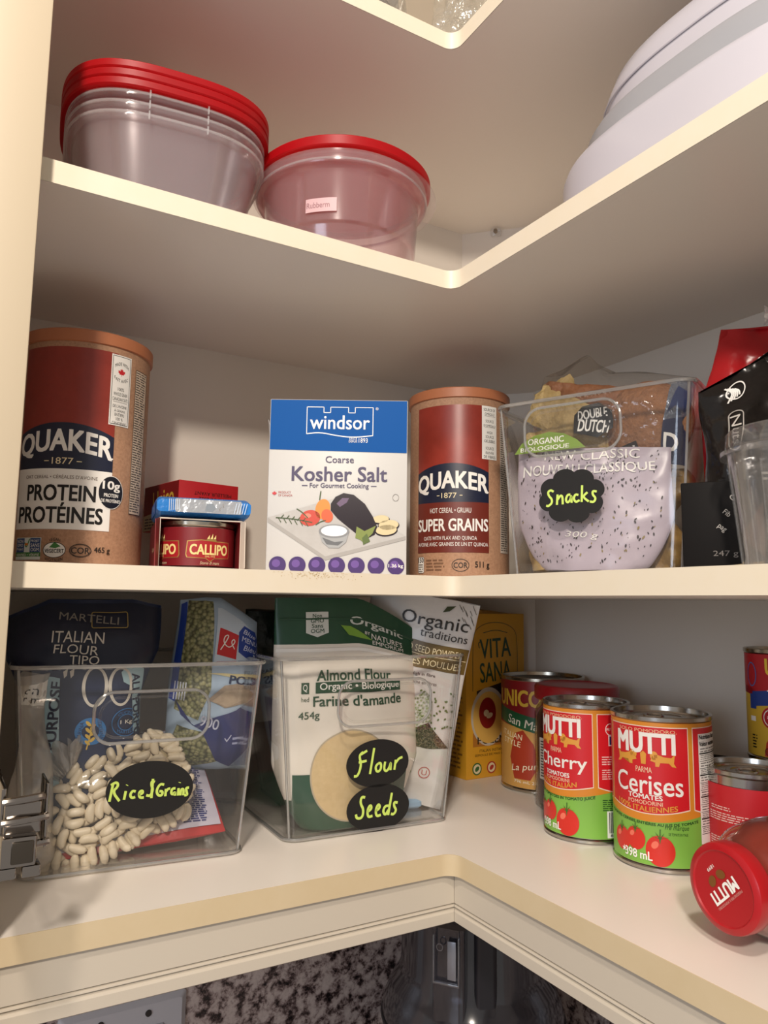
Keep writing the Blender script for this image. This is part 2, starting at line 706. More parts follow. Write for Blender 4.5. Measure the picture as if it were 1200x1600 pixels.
# little clear support pin under the top shelf
b = MB()
b.box(-0.007, -0.006, -0.010, 0.007, 0.0, 0.0, clear('pin_plastic', milk=0.25), 0.001)
b.lathe([(0.0028, 0), (0.0028, 0.003)], M('#8a7a66', 0.4), mtx=Matrix.Translation((0, -0.006, -0.005)) @ Matrix.Rotation(R(90), 4, 'X'), n=16)
o = b.build('shelf_pin', cab)
o.location = (0.2435, 0.2425, Z4 - T - 0.0002)
o.rotation_euler = (0, 0, R(-45))

# door hinge at the lower left
chrome = M('#98918a', 0.12, 1.0)
hg = MB()
hg.box(-0.3396, -0.052, -0.150, -0.337, 0.004, -0.104, chrome, 0.0008)
hg.box(-0.338, -0.058, -0.128, -0.319, -0.050, -0.111, chrome, 0.0015)
hinge = hg.build('door_hinge', cab)
for z, x1 in ((-0.1085, -0.3185), (-0.1195, -0.3160), (-0.1330, -0.3150)):
    t_ = MB()
    t_.tube([(-0.339, -0.060, z - 0.001), (-0.330, -0.062, z), (x1, -0.058, z)], 0.0020, chrome, 8)
    t_.build('hinge_pin', hinge)
t_ = MB()
t_.box(-0.339, -0.066, -0.1425, -0.3215, -0.050, -0.1270, chrome, 0.0012)
t_.box(-0.334, -0.0675, -0.1405, -0.323, -0.064, -0.1290, M('#5c554c', 0.2, 0.9), 0.0008)
t_.build('hinge_arm', hinge)
t_ = MB()
t_.box(-0.3175, -0.058, -0.136, -0.3160, -0.030, -0.102, chrome, 0.0005)
t_.box(-0.3178, -0.054, -0.124, -0.3158, -0.040, -0.110, M('#a59f95', 0.25, 1.0), 0.0004)
t_.build('hinge_plate', hinge)
t_ = MB()
for x in (-0.340, -0.328):
    t_.box(x, -0.064, -0.1490, x + 0.0095, -0.052, -0.1430, chrome, 0.001)
t_.build('hinge_knuckle', hinge)

# grimy smear and specks on the middle shelf's edge
a_ = Art()
rs = random.Random(3)
for k in range(120):
    a_.ell(rs.gauss(-128, 16), min(22.6, rs.gauss(20.5, 1.3)), rs.uniform(0.15, 0.5), rs.uniform(0.12, 0.3), M('#c2a468', 0.6), 1, n=6)
a_.build('stain', front(-0.0001), sh2)

# outlet plate on the stone splashback
pl = thing('outlet_plate', 'pale grey electrical wall plate on the granite under the cabinet', 'outlet', (-0.190, 0.2998, -0.460))
b = MB()
b.loft([[(x, 0, z) for x, z in rrect(-0.062, -0.058, 0.062, 0.058, 0.003)], [(x, -0.002, z) for x, z in rrect(-0.062, -0.058, 0.062, 0.058, 0.003)], [(x, -0.006, z) for x, z in rrect(-0.057, -0.053, 0.057, 0.053, 0.003)]], M('#c9c9ce', 0.4), smooth=False)
b.build('plate', pl)
b = MB()
for x in (-0.023, 0.023):
    b.loft([[(x + a, -0.006, c) for a, c in rrect(-0.0165, -0.033, 0.0165, 0.033, 0.002)], [(x + a, -0.0085, c) for a, c in rrect(-0.0155, -0.032, 0.0155, 0.032, 0.002)]], M('#bfc0c6', 0.4), smooth=False)
b.build('switch_rocker', pl)
for x in (-0.023, 0.023):
    b = MB()
    b.lathe([(0.0033, 0), (0.0030, 0.0014)], M('#3d3a38', 0.4, 0.5), n=16, mtx=Matrix.Translation((x, -0.0058, 0.045)) @ Matrix.Rotation(R(90), 4, 'X'))
    b.build('screw', pl)
#@@OBJECTS
# ================================================================== MIDDLE SHELF
WHT = M('#f4f1ea', 0.5)
BLK = M('#14110f', 0.5)
NAVY = M('#1b2340', 0.4)
RED = M('#c8202a', 0.35)
KRAFT = M('#b98f70', 0.6, speck=0.5, scale=420, dark='#8a6046')
CREAM = M('#f2e3b8', 0.45)
GREY = M('#6d6862', 0.5)


def leaf(mat, k=1.0):
    a = Art()
    half = [(0, 5), (0.9, 3.2), (2, 3.7), (1.6, 1.2), (2.9, 2.5), (3.3, 1.7), (4.8, 2), (4.1, 0.6), (4.9, -0.2), (2.6, -2), (3, -3), (0.3, -2.6), (0.2, -5)]
    a.poly([(x * k, y * k) for x, y in half] + [(-x * k, y * k) for x, y in reversed(half)], mat, 3)
    return a


def canister(label, loc, phi, art, H=0.203, Rr=0.054):
    c = thing('oat_canister', label, 'canister', loc)
    b = MB()
    b.lathe([(Rr - 0.001, 0), (Rr, 0.0012), (Rr, H - 0.012), (Rr, H - 0.002)], KRAFT, n=96)
    b.build('can_body', c)
    b = MB()
    b.lathe([(Rr + 0.0012, H - 0.011), (Rr + 0.002, H - 0.0105), (Rr + 0.002, H - 0.001), (Rr + 0.0012, H), (Rr - 0.002, H + 0.0006), (Rr - 0.004, H - 0.001), (0.001, H - 0.0012)], M('#b5714c', 0.45), n=96)
    b.build('lid', c)
    art.build('printed_label', cyl(Rr + 0.0002, phi), c, du=1.8)
    return c


def to_cam(x, y):
    return math.atan2(CAM.y - y, CAM.x - x)


# --- protein oats canister (the portrait on the label is left out)
RB = M('#96362a', 0.36, speck=0.3, scale=60, dark='#6c2018')
LN = M('#1c2238', 0.42)


def quaker_top(a, x0, x1, yb, yt, nb, arch):
    a.rect(x0, yb, x1, yt, RB, 1)
    n = 14
    pts = [(x0, yb)] + [(x1, yb)] + [(x1 + (x0 - x1) * k / n, nb + arch * (1 - (2 * k / n - 1) ** 2)) for k in range(n + 1)]
    a.poly(pts, LN, 2)


a = Art()
quaker_top(a, -41, 41, 83, 187, 113, 9)
a.text('QUAKER', 0, 105.5, 79, 21, WHT, 4, bold=0.035, arc=-5.5)
a.text('.', 40.2, 94.5, 1.5, 1.5, WHT, 4)
a.text('1877', 1, 89.5, 17, 5.5, CREAM, 4)
a.rect(-14, 89, -10, 89.7, CREAM, 4)
a.rect(12, 89, 16, 89.7, CREAM, 4)
a.rect(-41, 33, 41, 83, WHT, 2)
a.text('OAT CEREAL • CÉRÉALES D\'AVOINE', -1, 76.5, 60, 3.6, M('#6a5648', 0.5), 4)
a.text('PROTEIN', 0, 63, 56, 13, BLK, 4, bold=0.03)
a.text('PROTÉINES', -1, 46.5, 71, 16.5, BLK, 4, bold=0.03)
a.ell(41, 66, 11.2, 14.2, WHT, 4)
a.ell(41, 66, 10.7, 13.6, M('#191a24', 0.4), 5)
a.text('10g', 41, 71, 15, 9, WHT, 6, bold=0.03)
a.text('PROTEIN', 41, 63.5, 12.5, 3, WHT, 6, bold=0.02)
a.text('DE PROTÉINES', 41, 59.2, 17, 3.4, WHT, 6, bold=0.02)
a.rect(35, 124, 54, 186, WHT, 3)
a.frame(36, 125, 53, 185, 0.4, BLK, 4)
a.merge(leaf(RED, 0.72), 44.5, 171)
a.text('MADE WITH', 44.5, 178.5, 13, 3, BLK, 4, arc=-2.6)
a.text('FAIT AVEC', 44.5, 163.5, 13, 3, BLK, 4, arc=2.6)
for i, tx in enumerate(('100%', 'WHOLE GRAIN', 'CANADIAN OATS')):
    a.text(tx, 44.5, 156 - i * 4.4, (6, 13, 14.5)[i], 3.0, BLK, 4)
a.rect(38, 144.5, 51, 144.8, GREY, 4)
for i, tx in enumerate(('DE L\'AVOINE', 'À GRAINS', 'ENTIERS', '100 %', 'CANADIENNE')):
    a.text(tx, 44.5, 141 - i * 3.7, (13, 10, 9, 6.5, 13)[i], 2.6, BLK, 4)
a.rect(60, 50, 78, 178, M('#d8c3ac', 0.6), 2)
a.micro(61, 52, 77, 177, 58, M('#5d554c', 0.5), 3, seed=3)
a.frame(60, 50, 78, 178, 0.5, BLK, 3)
# seals at the foot
GRN = M('#3e7d3c', 0.5)
a.rect(-38, 8, -12, 26, M('#dce3dc', 0.5), 2)
a.rect(-37.5, 14, -28, 25.5, M('#2c4a7c', 0.5), 3)
a.rect(-22, 14, -12.5, 25.5, M('#2c4a7c', 0.5), 3)
a.text('NON', -32.7, 23, 7, 2.6, WHT, 4)
a.text('GMO', -32.7, 19.7, 7, 2.6, WHT, 4)
a.text('Project', -32.7, 16.4, 7.5, 2.8, WHT, 4)
a.text('PROJET', -17.2, 23, 8, 2.3, WHT, 4)
a.text('SANS', -17.2, 19.7, 8, 2.8, WHT, 4)
a.text('OGM', -17.2, 16.2, 7.5, 2.8, WHT, 4)
a.stroke([(-27.5, 22), (-25.5, 17), (-22.5, 25)], 1.0, GRN, 4)
a.ell(-25.6, 20.5, 1.8, 1.0, M('#e07a2a', 0.5), 4)
a.rect(-38, 10.5, -12, 14, GRN, 3)
a.text('VERIFIED • VÉRIFIÉ', -25, 12.2, 24, 2.4, WHT, 4)
a.ring(-1, 16, 9, 6.5, 0.5, BLK, 3)
a.ell(-1, 16, 8.5, 6, WHT, 2)
a.poly([(-5, 18), (-1, 22.5), (4, 19), (0, 17.5)], GRN, 3)
a.text('VEGECERT', -1, 15.2, 15, 3.2, BLK, 4, bold=0.02)
a.text('VEGAN', -1, 24.6, 9, 2.4, BLK, 3, arc=-0.8)
a.text('VEGETALIEN', -1, 7.6, 14, 2.5, BLK, 3, arc=1.5)
a.ring(19, 16, 8.5, 5.6, 0.5, BLK, 3)
a.ring(19, 16, 7.6, 4.9, 0.3, BLK, 3)
a.text('COR', 19, 16, 14, 5, BLK, 4, bold=0.01)
a.text('465 g', 36, 16.5, 13, 6, BLK, 4, bold=0.012)
qp = (-0.2775, 0.182, Z2)
canister('tall brown oat canister reading PROTEIN PROTÉINES at the left end of the middle shelf', qp, to_cam(qp[0], qp[1]) - R(17), a)

# --- super grains canister
a = Art()
quaker_top(a, -41, 41, 81, 184, 113, 9)
a.text('QUAKER', 0, 103, 79, 21, WHT, 4, bold=0.035, arc=-5)
a.text('.', 40, 92, 1.5, 1.5, WHT, 4)
a.text('1877', -2, 88, 16, 5.5, CREAM, 4)
a.rect(-15, 87.6, -12, 88.3, CREAM, 4)
a.rect(9, 87.6, 12, 88.3, CREAM, 4)
MAR = M('#6f2a1f', 0.45)
a.rect(-41, 29, 41, 81, MAR, 2)
a.text('HOT CEREAL • GRUAU', -1, 72.5, 44, 5.2, WHT, 4)
a.text('SUPER GRAINS', 0, 57.5, 79, 12.5, WHT, 4, bold=0.028)
a.text('OATS WITH FLAX AND QUINOA', -2, 43.5, 58, 4.6, WHT, 4)
a.text('AVOINE AVEC GRAINES DE LIN ET QUINOA', 0, 37.2, 79, 4.6, WHT, 4)
a.rect(33, 127, 52, 184, WHT, 3)
for i, tx in enumerate(('SOURCE OF', 'OMEGA-3', 'SOURCE', 'D\'OMÉGA-3', 'HIGH', 'SOURCE', 'OF FIBRE', 'SOURCE', 'ÉLEVÉE', 'DE FIBRES')):
    yy = 180 - i * 4.6 - (0, 0, 3, 3, 6, 6, 6, 9, 9, 9)[i]
    a.text(tx, 42.5, yy, min(15, len(tx) * 1.75), 2.9, BLK, 4)
for yy in (173, 161, 145):
    a.rect(36, yy, 50, yy + 0.3, GREY, 4)
a.rect(-40, 8, -31, 25, WHT, 2, 1.5)
a.frame(-40, 8, -31, 25, 0.4, BLK, 3, 1.5)
a.text('150', -35.5, 21.5, 7.5, 5, BLK, 4, bold=0.02)
a.micro(-39, 9, -32, 18, 4, GREY, 4, seed=8)
a.micro(-28, 10, -6, 23, 4, M('#7c5a42', 0.6), 3, seed=9)
a.ring(10, 16, 9, 6.5, 0.6, BLK, 3)
a.text('COR', 10, 16, 14, 5.5, BLK, 4, bold=0.01)
a.text('511 g', 33, 16, 16, 8, BLK, 4, bold=0.015)
a.rect(58, 30, 76, 176, M('#cdbfb0', 0.6), 2)
a.micro(59, 32, 75, 175, 60, M('#5d554c', 0.5), 3, seed=5)
sg = (0.107, 0.140, Z2)
canister('tall brown oat canister reading SUPER GRAINS between the salt box and the snack bin', sg, to_cam(sg[0], sg[1]) - R(9), a)

# --- kosher salt box
salt = thing('salt_box', 'blue and white cardboard box of coarse kosher salt', 'box', (-0.1355, 0.0915, Z2), (0, 0, R(-30)))
SW, SH, SD = 0.123, 0.157, 0.055
CARD = M('#cfcdc8', 0.42)
b = MB()
b.box(0, 0.0002, 0, SW, SD, SH, CARD, 0.0008)
b.build('carton', salt)
b = MB()
b.loft([[(-0.0035, 0.012, SH - 0.016), (0.0, 0.006, SH - 0.026), (0.0, 0.010, SH - 0.05), (-0.003, 0.02, SH - 0.03)], [(-0.0031, 0.0124, SH - 0.016), (0.0004, 0.0064, SH - 0.026), (0.0004, 0.0104, SH - 0.05), (-0.0026, 0.0204, SH - 0.03)]], CARD, smooth=False)
b.build('side_flap', salt)
BLU = M('#00529c', 0.5, spec=0.12)
PUR = M('#3c3158', 0.45)
a = Art()
a.poly([(0.6, 111), (122.4, 109), (122.4, 156.4), (0.6, 156.4)], BLU, 1)
cs = [(33, 125.5), (33, 150), (48, 150), (48, 145), (54, 145), (54, 150), (70, 150), (70, 145), (76, 145), (76, 150), (92, 150), (92, 124.5)]
for p, q in zip(cs, cs[1:]):
    dx, dy = (0.3, 0) if p[0] == q[0] else (0, 0.3)
    a.rect(min(p[0], q[0]) - 0.3, min(p[1], q[1]) - 0.3, max(p[0], q[0]) + 0.3, max(p[1], q[1]) + 0.3, WHT, 2)
a.stroke([(33, 125.5), (45, 127), (60, 124), (75, 122.5), (92, 124.5)], 0.9, WHT, 2)
a.text('windsor', 62.5, 136.2, 53, 12.5, WHT, 3, bold=0.012)
a.text('®', 95.5, 149, 2.6, 2.6, WHT, 3)
a.text('SINCE', 74.5, 121.3, 7, 1.9, WHT, 3)
a.text('DEPUIS', 74.5, 119, 7.5, 1.9, WHT, 3)
a.text('1893', 83.5, 120, 8, 4, WHT, 3)
a.text('Coarse', 63, 102.5, 25, 6, PUR, 3, bold=0.008)
a.text('Kosher Salt', 63, 89.5, 84, 13, PUR, 3, bold=0.018)
a.text('For Gourmet Cooking', 63, 78.5, 52, 5.4, PUR, 3, bold=0.012)
a.rect(30, 78.5, 35, 79.2, PUR, 3)
a.rect(91, 78.5, 96, 79.2, PUR, 3)
a.merge(leaf(RED, 0.42), 6, 71.5)
a.text('PRODUCT', 15, 72.5, 11, 1.9, M('#b24a48', 0.5), 3)
a.text('OF CANADA', 15.7, 69.8, 12.5, 1.9, M('#b24a48', 0.5), 3)
a.ring(113, 69, 2.8, 3.2, 0.3, GREY, 3)
MARB = M('#bdbab5', 0.4, speck=0.3, scale=40, dark='#98938d')
a.poly([(0.8, 50), (60, 68), (122, 35), (122, 32), (52, 13), (0.8, 46)], MARB, 2)
a.poly([(0.8, 50), (52, 16.5), (122, 35), (122, 32), (52, 13), (0.8, 46)], M('#a5a19b', 0.45), 3)
EGG = M('#1c0d1a', 0.25)
for k, (cx, cy, rx, ry) in enumerate(((100, 49, 8, 4), (107, 44, 9.5, 5), (105, 39.5, 10, 5))):
    a.ell(cx, cy, rx, ry, EGG, 4, 5)
    a.ell(cx, cy + 0.8, rx - 0.8, ry - 0.6, M('#d8c79a', 0.5), 5, 5)
a.poly([(56, 63), (60, 69), (67, 72.5), (76, 71), (86, 63), (93, 52), (97, 43), (95, 36), (89, 33), (81, 35), (72, 42), (62, 50), (56, 57)], EGG, 6)
a.poly([(61, 63), (66, 68), (72, 68), (70, 64), (64, 60)], M('#6d5a74', 0.25), 7)
STEM = M('#7c8a3e', 0.5)
a.poly([(79, 43), (86, 39), (96, 44), (93, 37), (89, 33), (86, 28), (83, 31), (78, 33)], STEM, 7)
a.poly([(88, 37), (91, 30), (85, 27), (84, 33)], M('#55682c', 0.5), 8)
a.ell(38, 50, 9, 7, M('#c8402c', 0.35), 5, 10)
a.ell(49, 58, 6.5, 9, M('#e08a2c', 0.35), 5, -10)
a.ell(53, 52, 5, 6, M('#d65a2a', 0.35), 6, 20)
a.ell(36, 52, 3, 2, M('#e08670', 0.3), 6)
for i, (x0_, y0_, x1_, y1_) in enumerate(((8, 50, 40, 46), (26, 58, 36, 50), (46, 66, 47, 74), (43, 44, 52, 48))):
    a.stroke([(x0_, y0_), ((x0_ + x1_) / 2, (y0_ + y1_) / 2 + 1), (x1_, y1_)], 0.9, M('#44552c', 0.5), 7)
for i in range(11):
    x_ = 10 + i * 2.4
    a.stroke([(x_, 50 - i * 0.35), (x_ + 2.5, 53 - i * 0.35 if i % 2 else 46 - i * 0.35)], 0.7, M('#44552c', 0.5), 7)
a.poly([(46, 38), (49, 29), (55, 24), (64, 24), (70, 29), (72.5, 38)], M('#a9abab', 0.25), 8)
a.poly([(49, 33), (53, 27), (63, 26), (68, 30), (60, 29)], M('#6e7072', 0.25), 9)
a.ell(59.3, 38.5, 13.4, 6, M('#8c8e90', 0.25), 9)
a.ell(59.3, 38.8, 11.4, 4.8, M('#f2f2f2', 0.6), 10)
for i in range(7):
    cx = 10.5 + i * 17.2
    a.ell(cx, 8.6, 7.4, 7.4, M('#3f2266', 0.35), 3)
    a.ell(cx - 1.2, 10, 3.6, 3.4, M('#6a4a94', 0.35), 4)
a.text('1.36 kg', 113.7, 8.6, 12.6, 3.8, WHT, 5, bold=0.015)
a.build('printed_label', front(), salt)
a = Art()
a.rect(-54, 110, -0.8, 156.2, BLU, 1)
a.micro(-48, 20, -8, 100, 14, GREY, 2, seed=31)
a.build('side_print', plane((0, 0.0008, 0), (0, -1, 0), (0, 0, 1)), salt)

# --- canned tuna in a sleeve with a soft packet and a small carton on top
TW = 0.0668
ct = (-0.2265, 0.098, Z2)
sl = thing('tuna_sleeve', 'dark red open-ended cardboard sleeve wrapped round the tuna can', 'carton', ct, (0, 0, R(-9)))
SLV = M('#7e1f22', 0.5)
SLI = M('#d9cdbd', 0.6)
b = MB()
for (x0, z0, x1, z1) in ((0, 0, 0.0008, 0.0445), (TW, 0, TW + 0.0008, 0.0445), (0.0008, 0.0437, TW, 0.0445), (0.0008, 0, TW, 0.0007)):
    b.box(x0, 0, z0, x1, 0.105, z1, SLV)
    b.box(x0 - 0.0002, -0.0006, z0 - 0.0001 if z0 else 0, x1 + 0.0002, 0.0, z1 + 0.0002, SLI)
b.build('sleeve_board', sl)
b = MB()
b.loft([[(-0.0035, -0.014, 0.002), (-0.0042, -0.012, 0.042), (0, 0, 0.0445), (0, 0, 0)], [(-0.0029, -0.014, 0.002), (-0.0036, -0.012, 0.042), (0.0006, 0, 0.0445), (0.0006, 0, 0)]], SLV, smooth=False)
b.build('torn_flap', sl)
b = MB()
b.loft([[(TW + 0.002, -0.012, 0.004), (TW + 0.0018, -0.010, 0.043), (TW, 0, 0.0445), (TW, 0, 0)], [(TW + 0.0026, -0.012, 0.004), (TW + 0.0024, -0.010, 0.043), (TW + 0.0006, 0, 0.0445), (TW + 0.0006, 0, 0)]], SLI, smooth=False)
b.build('torn_flap', sl)
Art().text('Quality', -50, 20, 22, 5, CREAM, 2, shear=0.3).rect(-100, 3, -2, 6, M('#5e1216', 0.5), 1).build('side_print', plane((-0.0003, 0, 0), (0, -1, 0), (0, 0, 1)), sl)


def short_can(name, label, cat, loc, phi, Rr, H, body, art=None, lidmat=None, pull=True, rim=0.0016, ks=1.0):
    METAL = M('#b9b2a4', 0.22, 1.0)
    c = thing(name, label, cat, loc)
    b = MB()
    b.lathe([(Rr - 0.003, 0.001), (Rr - 0.001, 0), (Rr + rim * 0.5, 0.0012), (Rr + rim * 0.5, 0.0032), (Rr - 0.0006, 0.0045), (Rr - 0.0006, H - 0.0050), (Rr + rim * 0.6, H - 0.0034), (Rr + rim * 0.6, H - 0.0006), (Rr, H), (Rr - 0.0018, H - 0.0004), (Rr - 0.0024, H - 0.0045)], body or METAL, n=80, cap1=False)
    b.build('can_body', c)
    b = MB()
    lm = lidmat or METAL
    b.lathe([(Rr - 0.0024, H - 0.0045), (Rr - 0.006, H - 0.0045), (Rr - 0.0065, H - 0.0037), (Rr - 0.008, H - 0.0037), (Rr - 0.0085, H - 0.0047), (Rr * 0.55, H - 0.0047), (Rr * 0.53, H - 0.0040), (Rr * 0.45, H - 0.0040), (Rr * 0.43, H - 0.0047), (0.0005, H - 0.0047)], lm, n=80, cap0=False)
    b.build('lid', c)
    if pull:
        b = MB()
        ring_ = [(Rr * 0.36 + 0.0085 * math.cos(t), 0.007 * math.sin(t), H - 0.0024) for t in [2 * PI * k / 20 for k in range(20)]]
        b.tube(ring_, 0.0011, lm, 6, closed=True)
        b.box(Rr * 0.36 + 0.006, -0.003, H - 0.0038, Rr * 0.36 + 0.020, 0.003, H - 0.0020, lm, 0.0008)
        o = b.build('ring_pull', c)
        o.rotation_euler = (0, 0, R(200))
    if art:
        fn0 = cyl(Rr + 0.0001, phi)
        art.build('printed_label', lambda u, v, h: fn0(u * ks, v, h), c, du=1.3)
    return c


GOLD = M('#c8a860', 0.3, 0.6)
TUN = M('#7c1a22', 0.38)
a = Art()
a.rect(-80, 4.5, 80, 36.5, TUN, 0)
bad = [(-20, 24.5), (-8, 25.6), (6, 24.6), (20, 24.5), (21, 14), (20, 11.6), (4, 11), (0, 8.4), (-4, 11), (-20, 11.6), (-21, 14)]


def callipo(x):
    q = Art()
    q.poly([(p * 1.04, 17 + (v - 17) * 1.08) for p, v in bad], GOLD, 1)
    q.poly(bad, M('#a41c24', 0.38), 2)
    q.text('CALLIPO', 0, 18, 36, 8.4, M('#ecd690', 0.4), 3, bold=0.035)
    q.text('DAL 1913', 0, 12.4, 9, 1.6, M('#ecd690', 0.4), 3)
    q.text('Storie di mare', 0, 6.9, 18, 2.6, M('#dcc3a0', 0.4), 3, shear=0.3)
    q.poly([(-3, 25.4), (6, 25.4), (5, 26.6), (-4, 26.8)], GOLD, 3)
    for k in range(3):
        q.poly([(-3.4 + k * 3, 27), (-1 + k * 3, 27), (-1 + k * 3, 31.5 - abs(k - 1))], M('#ecd690', 0.4), 3)
    a.merge(q, x, 0)


callipo(13)
callipo(-36)
cc = Vector(ct) + Matrix.Rotation(R(-9), 3, 'Z') @ Vector((TW / 2, 0.0270, 0.0009))
short_can('tuna_can', 'dark red round tuna can lying inside the open cardboard sleeve', 'can', cc, to_cam(cc.x, cc.y), 0.0326, 0.0418, None, a, ks=0.93)

pk = thing('wrapped_packet', 'blue and clear crinkled plastic packet lying on the tuna sleeve', 'packet', (-0.2280, 0.094, Z2 + 0.0452), (0, 0, R(-10)))
PBL = M('#2b7fd0', 0.25, bump=0.5, bscale=90)
b = MB()
rings = []
for i in range(13):
    t = i / 12
    y = 0.085 * t
    k = (1 - abs(2 * t - 1) ** 6)
    rings.append([(0.0365 + x, y + 0.0012 * noise.noise((x * 90, z * 120, i)), 0.0095 + z * (0.55 + 0.45 * k) + 0.0012 * noise.noise((x * 70, t * 5, 3))) for x, z in rrect(-0.0385, -0.0092, 0.0385, 0.0092, 0.004, 5)])
b.loft(rings, PBL)
b.build('wrapper', pk)
FOIL = M('#dfe4ea', 0.18, 0.75, bump=0.8, bscale=70)
a = Art()
a.rect(-24, -5.5, 30, 5.6, FOIL, 1, 1)
for k in range(6):
    a.stroke([(-29 + k * 1.6, -5 + k * 0.3), (-29 + k * 1.6, 5)], 0.5, M('#cfe0f4', 0.2), 2)
for k in range(5):
    a.stroke([(24 + k * 2.2, -5), (26 + k * 2.2, 4)], 0.6, M('#cfe0f4', 0.2), 2)
a.poly([(0, -4), (6, -4.5), (9, -1), (6, 3), (1, 2)], M('#9aa4ae', 0.3, 0.4), 2)
a.build('clear_window', front(-0.0022, 0.0095, 0.0365), pk)
Art().rect(-70, -6, -14, 5, M('#2a6cc0', 0.3), 1, 2).text('PRIMO', -40, 0, 18, 4.6, M('#bcd4ee', 0.4), 2).build('side_print', plane((-0.0024, 0, 0.0095), (0, -1, 0), (0, 0, 1)), pk)

uc = thing('small_carton', 'small red and cream Unico carton lying behind the blue packet', 'box', (-0.1900, 0.182, Z2 + 0.0452), (0, 0, R(11)))
b = MB()
b.box(0, 0.0, 0, 0.064, 0.078, 0.046, M('#c41f26', 0.45), 0.0006)
b.build('carton', uc)
a = Art()
a.poly([(-77.5, 0.6), (-0.6, 0.6), (-0.6, 22), (-77.5, 16)], M('#d9cba8', 0.5), 1)
a.poly([(-77.5, 16), (-0.6, 22), (-0.6, 45.4), (-77.5, 45.4)], M('#8a1a1c', 0.5), 1)
a.text('Unico', -33, 31, 46, 18, M('#ecc24a', 0.4), 3, bold=0.02, rot=4)
a.micro(-74, 2, -40, 14, 4, GREY, 2, seed=14)
a.build('side_print', plane((0, 0, 0), (0, -1, 0), (0, 0, 1)), uc)
a = Art()
for i, tx in enumerate(('MEILLEUR AVANT', '28 DEC 2022', 'BEST BEFORE', 'MO 28 DEC 2022 0J')):
    a.text(tx, 36, 35 - i * 5.4, (40, 30, 32, 60)[i], 3.4, BLK, 2, rot=180)
a.build('date_print', front(), uc)

# ================================================================== CLEAR BINS
ACR = clear('bin_acrylic', tint=(0.985, 0.985, 0.982), milk=0.008, refl=0.04, rough=0.04, power=2.6, edge=0.8)
ACE = clear('lit_acrylic_edge', tint=(0.75, 0.75, 0.74), milk=0.30, milkcol=(0.86, 0.86, 0.85), refl=0.16, rough=0.08, power=1.6, edge=0.8)  # milky tone stands in for light piped along the clear edges


def bin_(label, loc, rot, W, D, H, flare=0.012, handle=None):
    """open clear bin, local x along its front, y going back, z up"""
    t = thing('clear_bin', label, 'bin', loc, (0, 0, rot))
    b = MB()
    th = 0.0022

    def rr(z, off):
        k = flare * z / H
        return [(x, y, z) for x, y in rrect(-k + off, -k * 0.55 + off, W + k - off, D + k - off, 0.012 - off, 6)]
    rings = [rr(0.0005, 0.004), rr(0.0, 0.006), rr(0.0022, 0.0), rr(H - 0.004, 0.0), rr(H - 0.0035, -0.0022), rr(H, -0.0022), rr(H, th), rr(0.006, th), rr(0.0042, th + 0.002)]
    b.loft(rings[1:], ACR, True, True)
    b.build('bin_body', t)
    b = MB()
    b.tube([(x, y, H - 0.0018) for x, y, z in rr(H, -0.0016)], 0.0016, ACE, 6, closed=True)
    b.build('rim', t)
    b = MB()
    b.tube([(x, y, 0.0022) for x, y, z in rr(0.0022, -0.0004)], 0.0014, ACE, 6, closed=True)
    b.build('base_edge_glint', t)  # added ring for the bright line round the base
    for sx, sy in ((0, 0), (1, 0), (1, 1), (0, 1)):
        k = flare
        c = 0.0034
        b = MB()
        b.tube([((W - c if sx else c), (D - c if sy else c), 0.003), ((W + k - c) if sx else (-k + c), (D + k - c) if sy else (-k * 0.55 + c), H - 0.003)], 0.0011, ACE, 6)
        b.build('corner_edge_glint', t)  # added strip for the bright line up each corner

    def fr(u, v, h):
        return Vector((u, -flare * 0.55 * v / H - h, v))
    if handle:
        x0, z0, x1, z1 = handle
        b = MB()
        for off, r_ in ((0, 0.0013), (0.0042, 0.0010)):
            path = [fr(x, z, 0.0012) for x, z in rrect(x0 + off, z0 + off, x1 - off, z1 - off, (z1 - z0) / 2 * 0.72, 9)]
            b.tube(path, r_, ACE if off == 0 else ACR, 8, closed=True)
        b.build('handle_ring', t)
    return t, fr


CHALK = M('#0c0b0b', 0.7)
NEON = M('#c9e26a', 0.6)


def sticker(name, pts, fr, par, x, z, words, rot=0.0):
    a = Art()
    a.poly(pts, CHALK, 1)
    for k, (wd, st) in enumerate(words):
        a.stroke(st, wd, NEON, 3 + 0.5 * k)
    b = Art().merge(a, x * 1000, z * 1000, rot)
    return b.build(name, lambda u, v, h: fr(u, v, h + 0.0006), par, du=8, dv=8)


def word(strokes, dx=0, dy=0, k=1.0, wd=1.5):
    return [(wd, [(dx + x * k, dy + y * k) for x, y in s]) for s in strokes]


